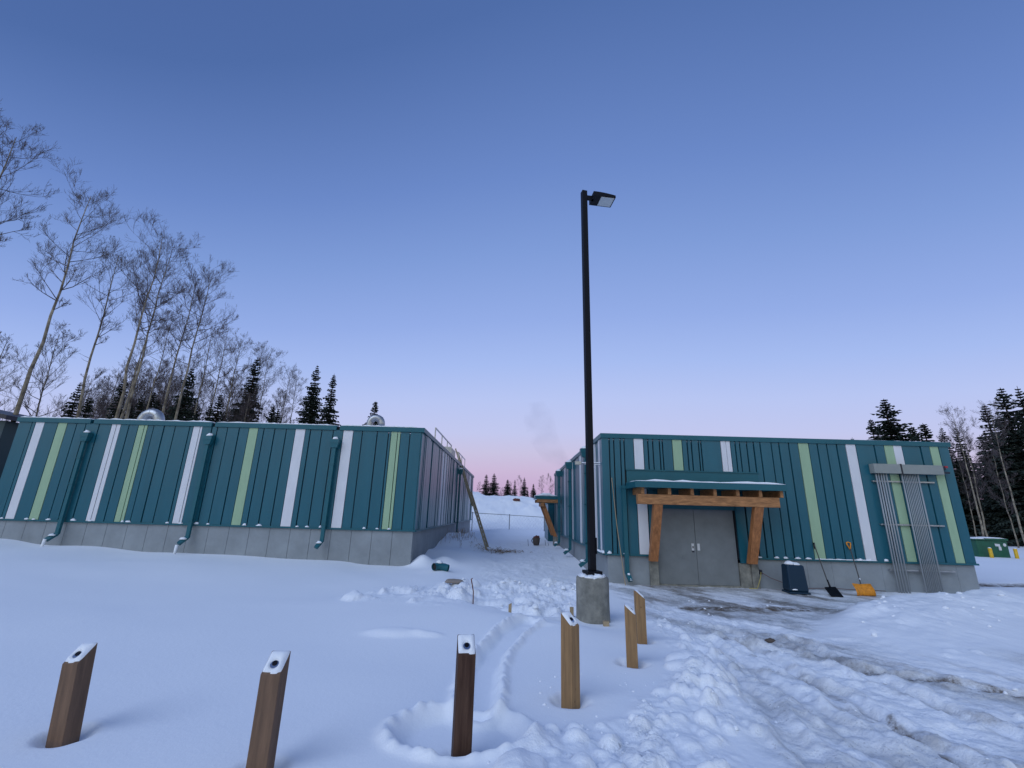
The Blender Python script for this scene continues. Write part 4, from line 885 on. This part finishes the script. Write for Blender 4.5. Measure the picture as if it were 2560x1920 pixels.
# ------------------------------------------------------------------ trees
def aspen_mesh(seed, H, cs=.5, spread=1.0, dense=1.0, lean=.3):
    r = random.Random(seed); tk = MB(); cr = MB()
    n = 12; pts = []; ox_ = oy_ = 0; th = r.uniform(0, 6.28)
    for k in range(n + 1):
        t = k / n; pts.append(Vector((ox_, oy_, H * t))); ox_ += r.gauss(0, .012) * H * .35 + lean * math.cos(th) * .02; oy_ += r.gauss(0, .012) * H * .35
    rad = [H * .0075 * (1 - .95 * (k / n)**.8) + .010 for k in range(n + 1)]
    tk.tube(pts, rad, 8)
    def at(t):
        q = t * n; i = min(int(q), n - 1); return pts[i].lerp(pts[i+1], q - i), rad[i] * (1 - (q-i)) + rad[i+1] * (q-i)
    def branch(p, d, Ln, r0, lvl):
        m = 4 if lvl < 2 else 2; P = [p]; dd = d.copy()
        for k in range(m):
            dd = (dd + Vector((r.gauss(0, .085), r.gauss(0, .085), r.gauss(.10, .06)))).normalized()
            P.append(P[-1] + dd * Ln / m)
        rr = [max(.0042, r0 * (1 - .8 * k / m)) for k in range(m + 1)]
        cr.tube(P, rr, 4 if lvl == 0 else 3, cap=False)
        if lvl >= 3: return
        nb = int(((7, 6, 4)[lvl]) * dense + r.random())
        for _ in range(nb):
            t = r.uniform(.12, 1) ** .85; q = t * m; i = min(int(q), m - 1); b0 = P[i].lerp(P[i+1], q - i)
            ax = (P[i+1] - P[i]).normalized(); rd = Vector((r.gauss(0, 1), r.gauss(0, 1), r.gauss(.45, .7))).normalized()
            nd = (ax * .8 + rd * .70).normalized()
            branch(b0, nd, Ln * r.uniform(.36, .60) * (1.25 - .55 * t) * (1.35 if lvl == 2 else 1), max(.006, r0 * .45), lvl + 1)
    nb = int(28 * dense)
    for k in range(nb):
        t = cs + (1 - cs) * (k + r.random()) / nb; t = min(t, .98); p, rr = at(t)
        a = r.uniform(0, 6.28); el = r.uniform(.15, .9) + .35 * (t - cs); d = Vector((math.cos(a) * math.cos(el), math.sin(a) * math.cos(el), math.sin(el)))
        u_ = (t - cs) / (1 - cs); Ln = H * .16 * spread * (.55 + 1.1 * u_ * (1 - u_) * 2 + .12) * r.uniform(.6, 1.15)
        branch(p, d, Ln, rr * .55, 0)
    for k in range(5):                                       # a few dead snags low down
        p, rr = at(r.uniform(cs * .4, cs)); a = r.uniform(0, 6.28); branch(p, Vector((math.cos(a), math.sin(a), .2)).normalized(), H * .04, .02, 3)
    return tk, cr
def add_aspen(name, tk, cr, label, x, y, s, rz, group=None, cat='bare tree'):
    z_ = base_z(x, y) - .3
    t = thing(name, label, cat, (x, y, z_), rz, group); t.scale = (s, s, s)
    for nm, me_, in (('trunk', tk), ('crown', cr)):
        o = bpy.data.objects.new(nm, me_); COL.objects.link(o); o.parent = t
    return t
def base_z(x, y): return float(base_height(np.array([float(x)]), np.array([float(y)]))[0])
def mesh_only(mb, name, m, smooth=False):
    o = mb.build(name, m, None, smooth); me_ = o.data; bpy.data.objects.remove(o); return me_
AV = []
for i, (H, cs, sp, dn) in enumerate(((22, .60, .72, .88), (22, .64, .66, .88), (20, .62, .62, .82), (12, .34, .80, .85), (12, .38, .95, .85))):
    tk, cr = aspen_mesh(100 + i, H, cs, sp, dn); AV.append((H, mesh_only(tk, 'aspen_trunk', 'bark', True), mesh_only(cr, 'aspen_crown', 'twig')))
GL = 'tall bare trees behind the left building'
def put_aspen(v, x, y, top, label, group, rz=0):
    H, a, b = AV[v]; z0 = base_z(x, y) - .3; return add_aspen('aspen_tree', a, b, label, x, y, (top - z0) / (H * 1.06), rz, group)
put_aspen(1, -33.6, 24, 26.6, 'tallest bare tree, its crown cut by the left edge of the picture', GL, 1.0)
put_aspen(0, -27.3, 24, 21.7, 'tall bare tree with a long clear trunk at the left end of the teal building', GL, 2.2)
put_aspen(2, -29.6, 30, 20.8, 'slender pale bare trunk leaning into the darker tree beside it', GL, .3)
put_aspen(0, -26.7, 29, 22.3, 'dark trunked bare tree with a broad crown, right of the first tall clear trunk', GL, 4.4)
put_aspen(1, -27.6, 31, 22.1, 'bare tree whose crown rises just right of the dark trunked one', GL, 5.2)
put_aspen(2, -29.9, 33, 18.6, 'shorter bare tree tucked between the paired tall trunks', GL, 2.9)
put_aspen(2, -33.6, 40, 19.4, 'thin crooked bare tree seen between two thicker pale trunks', GL, 1.7)
put_aspen(1, -28.8, 36, 22.1, 'bare tree with a pale trunk and open crown behind the big roof vent', GL, 3.6)
put_aspen(0, -27.6, 36, 23.1, 'bare tree with the widest right-hand crown, tallest right of the roof vent', GL, 5.7)
put_aspen(2, -30.2, 42, 19.5, 'dark slim bare tree just right of the widest crown', GL, 0.6)
put_aspen(1, -31.9, 46, 21.1, 'bare tree with a compact crown above the second downspout', GL, 2.0)
put_aspen(2, -30.7, 46, 20.6, 'bare tree leaning right beside the compact crown above the second downspout', GL, 4.0)
put_aspen(1, -30.1, 50, 20.4, 'sparse bare tree directly right of the leaning dark spruce', GL, 2.6)
put_aspen(0, -29.1, 50, 20.3, 'bare tree with a fan-shaped crown right of the leaning dark spruce', GL, .9)
put_aspen(2, -27.9, 52, 18.8, 'lower bare tree in the gap left of the paired spruces', GL, 3.1)
put_aspen(1, -27.5, 54, 18.5, 'last bare tree before the paired spruces', GL, 1.2)
put_aspen(4, -37.1, 34, 15.7, 'bushy bare tree left of the tall clear trunk', GL, .4)
put_aspen(3, -41.3, 34, 15.0, 'low spreading bare tree at the left edge of the picture', GL, 2.4)
rt = random.Random(77)
GU = 'thin bare trees filling the wood behind the left building'
for k in range(66):
    yy = rt.uniform(40, 62); px_ = rt.uniform(-.98, -.50); xx = yy * px_ * 1.02
    put_aspen(rt.choice((3, 4, 3, 2)), xx, yy, 1.9 + yy * rt.uniform(.215, .335) * (1.0 if px_ < -.62 else .85), 'thin bare tree in the grey wood behind the left building', GU, rt.uniform(0, 6.28))

def spruce_mesh(seed, H, R0, taper=.9, cs=.06, dense=1.0):
    r = random.Random(seed); tk = MB(); tk.tube([(0, 0, 0), (0, 0, H * .5), (0, 0, H)], [H * .014, H * .009, .012], 7); cr = MB()
    z = H * cs
    while z < H * .985:
        t = z / H; Rz = R0 * (1 - t)**taper * r.uniform(.62, 1.2) + .04
        nb = max(6, int((11 if t < .8 else 8) * dense)); a0 = r.uniform(0, 6.28)
        for k in range(nb):
            a = a0 + 6.283 * k / nb + r.gauss(0, .22); Lb = Rz * r.uniform(.65, 1.18); dr = -.20 - .22 * (1 - t) + r.gauss(0, .07)
            if t > .85: dr += .5
            d = Vector((math.cos(a), math.sin(a), dr)).normalized(); sd = Vector((-math.sin(a), math.cos(a), 0))
            p0 = Vector((0, 0, z)); nc = max(2, int(Lb / .24)); 
            for j in range(nc):
                u_ = (j + .6) / nc; c = p0 + d * Lb * u_ + Vector((0, 0, .12 * Lb * u_ * u_)); wd = (.12 + .24 * (1 - u_)) * min(1, Lb) + .03; sc_ = min(1, .25 + Lb)
                for s_ in (-1, 1):
                    tip = c + d * r.uniform(.08, .24) * sc_ + sd * s_ * wd * r.uniform(.6, 1.25) + Vector((0, 0, r.uniform(-.24, .03) * sc_))
                    b0 = c - d * .10 * sc_; b1 = c + d * .14 * sc_; i = len(cr.v); dn = Vector((0, 0, -r.uniform(.08, .22) * sc_))
                    cr.v += [tuple(b0), tuple(b1), tuple(tip), tuple((b0 + b1) / 2 + dn)]; cr.f += [(i, i+1, i+2), (i, i+2, i+3)]
            i = len(cr.v); tp = p0 + d * Lb * 1.08; cr.v += [tuple(p0 + d * Lb * .5 - sd * .05), tuple(p0 + d * Lb * .5 + sd * .05), tuple(tp + Vector((0, 0, .1 * Lb)))]; cr.f.append((i, i+1, i+2))
        z += H * .017 + .16 * (1 - t)
    return tk, cr
SV = []
for i, (H, R0, tp, dn) in enumerate(((12, 2.4, .85, 1.3), (12, 1.9, .82, 1.3), (8, 1.8, .82, 1.2), (14, 3.2, .8, 1.5))):
    tk, cr = spruce_mesh(300 + i, H, R0, tp, .05, dn); SV.append((H, mesh_only(tk, 'spruce_trunk', 'bark2'), mesh_only(cr, 'spruce_crown', 'needle')))
def put_spruce(v, x, y, top, label, group, rz=0, wide=1):
    H, a, b = SV[v]; z0 = base_z(x, y) - .2; t = add_aspen('spruce_tree', a, b, label, x, y, (top - z0) / H, rz, group, 'spruce'); t.scale.x *= wide; t.scale.y *= wide; return t
GS = 'spruces behind the left building'
put_spruce(0, -36.5, 36, 11.5, 'small dark spruce right of the tall clear trunk, over the left end of the roof', GS, 0)
put_spruce(2, -35.3, 36, 10.3, 'smallest spruce, close against the right side of the first one on the left', GS, 1)
put_spruce(1, -36.5, 40, 13.2, 'spruce half hidden behind the dark bare trunk', GS, 2)
put_spruce(1, -34.4, 40, 11.7, 'small spruce just left of the big roof vent', GS, 3)
put_spruce(0, -33.4, 40, 12.0, 'small spruce directly above the big roof vent', GS, 4)
put_spruce(3, -30.4, 40, 14.3, 'broad dark spruce right of the big roof vent', GS, 5, .9)
put_spruce(0, -29.9, 44, 12.9, 'dark spruce low behind the second downspout', GS, .5)
put_spruce(1, -29.4, 48, 18.2, 'tall narrow spruce among bare trees left of the paired spruces', GS, 1.5, 1.15)
put_spruce(3, -25.2, 54, 19.4, 'taller left one of the paired spruces standing above the third roof section', GS, 2.5, .82)
put_spruce(1, -22.9, 54, 18.3, 'narrower right one of the paired spruces standing above the third roof section', GS, 3.5, 1.1)
put_spruce(2, -18.5, 58, 15.8, 'lone spruce behind the smaller roof vent', GS, 4.5, 1.15)
for k in range(22):
    yy = rt.uniform(42, 58); put_spruce(rt.choice((0, 2, 3)), yy * rt.uniform(-.92, -.52), yy, 1.9 + yy * rt.uniform(.18, .235), 'dark spruce filling the lower part of the wood behind the left building', 'low spruces in the wood behind the left building', rt.uniform(0, 6))
GC = 'small trees beyond the snowbank'
for v, x, y, tp, lab, wd in ((1, -4.47, 80, 8.26, 'left one of two dark spruces on the crest of the snowbank', 1.9), (0, -3.1, 80, 8.5, 'right one of two dark spruces on the crest of the snowbank', 1.7), (2, -.7, 82, 7.6, 'brownish spruce standing left of centre beyond the snowbank', 1.5),
    (1, .62, 85, 7.8, 'narrow spruce in the middle of the row beyond the snowbank', 1.2), (0, 2.4, 85, 8.3, 'tallest middle spruce of the row beyond the snowbank', 1.2), (1, 3.05, 85, 6.6, 'small spruce touching the tallest middle one', .8), (2, 4.25, 88, 7.3, 'spruce at the right end of the row beyond the snowbank', 1.2), (2, 5.4, 92, 5.6, 'low spruce beside the side canopy roof beyond the snowbank', 1)):
    put_spruce(v, x, y, tp, lab, GC, x, wd)
for v, x, y, tp, lab in ((3, -6.4, 90, 7.5, 'faint bare tree left of the two crest spruces'), (4, 1.65, 90, 8.8, 'thin pale bare tree just left of the tallest middle spruce'), (3, 5.95, 90, 9.1, 'left one of two round bare trees above the side canopy'), (4, 7.5, 90, 9.3, 'right one of two round bare trees above the side canopy'), (4, -.2, 90, 7.6, 'bare bushy tree behind the brownish spruce'), (3, -2, 92, 6.6, 'low bare bush right of the two crest spruces')):
    put_aspen(v, x, y, tp, lab, GC, x)
GR = 'trees behind the right building'
put_spruce(3, 38.7, 45, 14.4, 'broad spruce standing alone above the right end of the roof', GR, .3, 1.6)
put_spruce(2, 36.9, 45, 12.2, 'spruce shoulder at the left of the broad spruce above the roof', GR, 1.3, 1.1)
put_spruce(2, 45.5, 50, 12.6, 'left one of two small spruces beside the broad one', GR, 2.3, 1.4)
put_spruce(2, 46.9, 50, 13.0, 'right one of two small spruces beside the broad one', GR, 3.3, 1.4)
put_spruce(1, 46.2, 60, 13.0, 'tiny spruce tip poking above the roof line left of the broad spruce', GR, 4.3)
put_spruce(0, 44.0, 45, 11.6, 'dark spruce just past the right corner of the roof', GR, 5.3, 1.1)
put_spruce(0, 44.5, 44, 11.4, 'spruce behind the pale trunk right of the roof corner', GR, .9, 1.0)
put_spruce(1, 43.6, 40, 12.8, 'narrow dark spruce left of the tall one at the right edge', GR, 1.9, 1.3)
put_spruce(3, 43.3, 38, 13.8, 'tall wide spruce nearest the right edge of the picture', GR, 2.9, 1.25)
put_spruce(0, 47.2, 40, 14.6, 'spruce cut by the right edge of the picture', GR, 3.9, 1.1)
put_aspen(0, 36.9, 36.5, 11.6, 'bare pale tree with a wide crown rising past the roof corner', GR, 1.1)
put_aspen(1, 37.4, 34, 11.2, 'bare tree with a long pale trunk in front of the dark spruces', GR, 2.1)
for k in range(7):
    yy = rt.uniform(36, 46); put_aspen(rt.choice((2, 3, 4)), yy * rt.uniform(.95, 1.28), yy, 1.9 + yy * rt.uniform(.15, .23), 'thin bare tree among the dark spruces past the right building', 'thin bare trees among the spruces on the right', rt.uniform(0, 6))
for k in range(13):
    yy = rt.uniform(40, 52); px_ = rt.uniform(1.0, 1.30); put_spruce(rt.choice((0, 3, 1)), yy * px_, yy, 1.9 + yy * rt.uniform(.10, .21), 'dark spruce in the dense stand beyond the green utility box', 'dense spruces beyond the green utility box', rt.uniform(0, 6), 1.15)

# faint plume rising far behind the right building
pl = MB(); pl.tube([(21, 140, 8), (17, 140, 15), (12.5, 140, 20), (9.6, 140, 25), (8.2, 140, 31), (7.6, 140, 36)], [1.2, 2.6, 3.8, 4.8, 5.2, 3.0], 14)
pm = bpy.data.materials.new('smoke'); pm.use_nodes = True; n = pm.node_tree.nodes; l = pm.node_tree.links
for q in list(n):
    if q.type != 'OUTPUT_MATERIAL': n.remove(q)
pv = n.new('ShaderNodeVolumePrincipled'); pv.inputs['Color'].default_value = (.55, .55, .68, 1)
t_ = n.new('ShaderNodeTexCoord'); z_ = n.new('ShaderNodeTexNoise'); z_.inputs['Scale'].default_value = .22; z_.inputs['Detail'].default_value = 4; l.new(t_.outputs['Object'], z_.inputs[0])
q_ = n.new('ShaderNodeMapRange'); l.new(z_.outputs[0], q_.inputs[0]); q_.inputs[1].default_value = .42; q_.inputs[2].default_value = .75; q_.inputs[4].default_value = .035
l.new(q_.outputs[0], pv.inputs['Density']); l.new(pv.outputs[0], [q for q in n if q.type == 'OUTPUT_MATERIAL'][0].inputs['Volume'])
o = pl.build('smoke_plume', pm, smooth=True); tag(o, 'faint grey smoke plume drifting up behind the right building', 'smoke', kind='stuff')
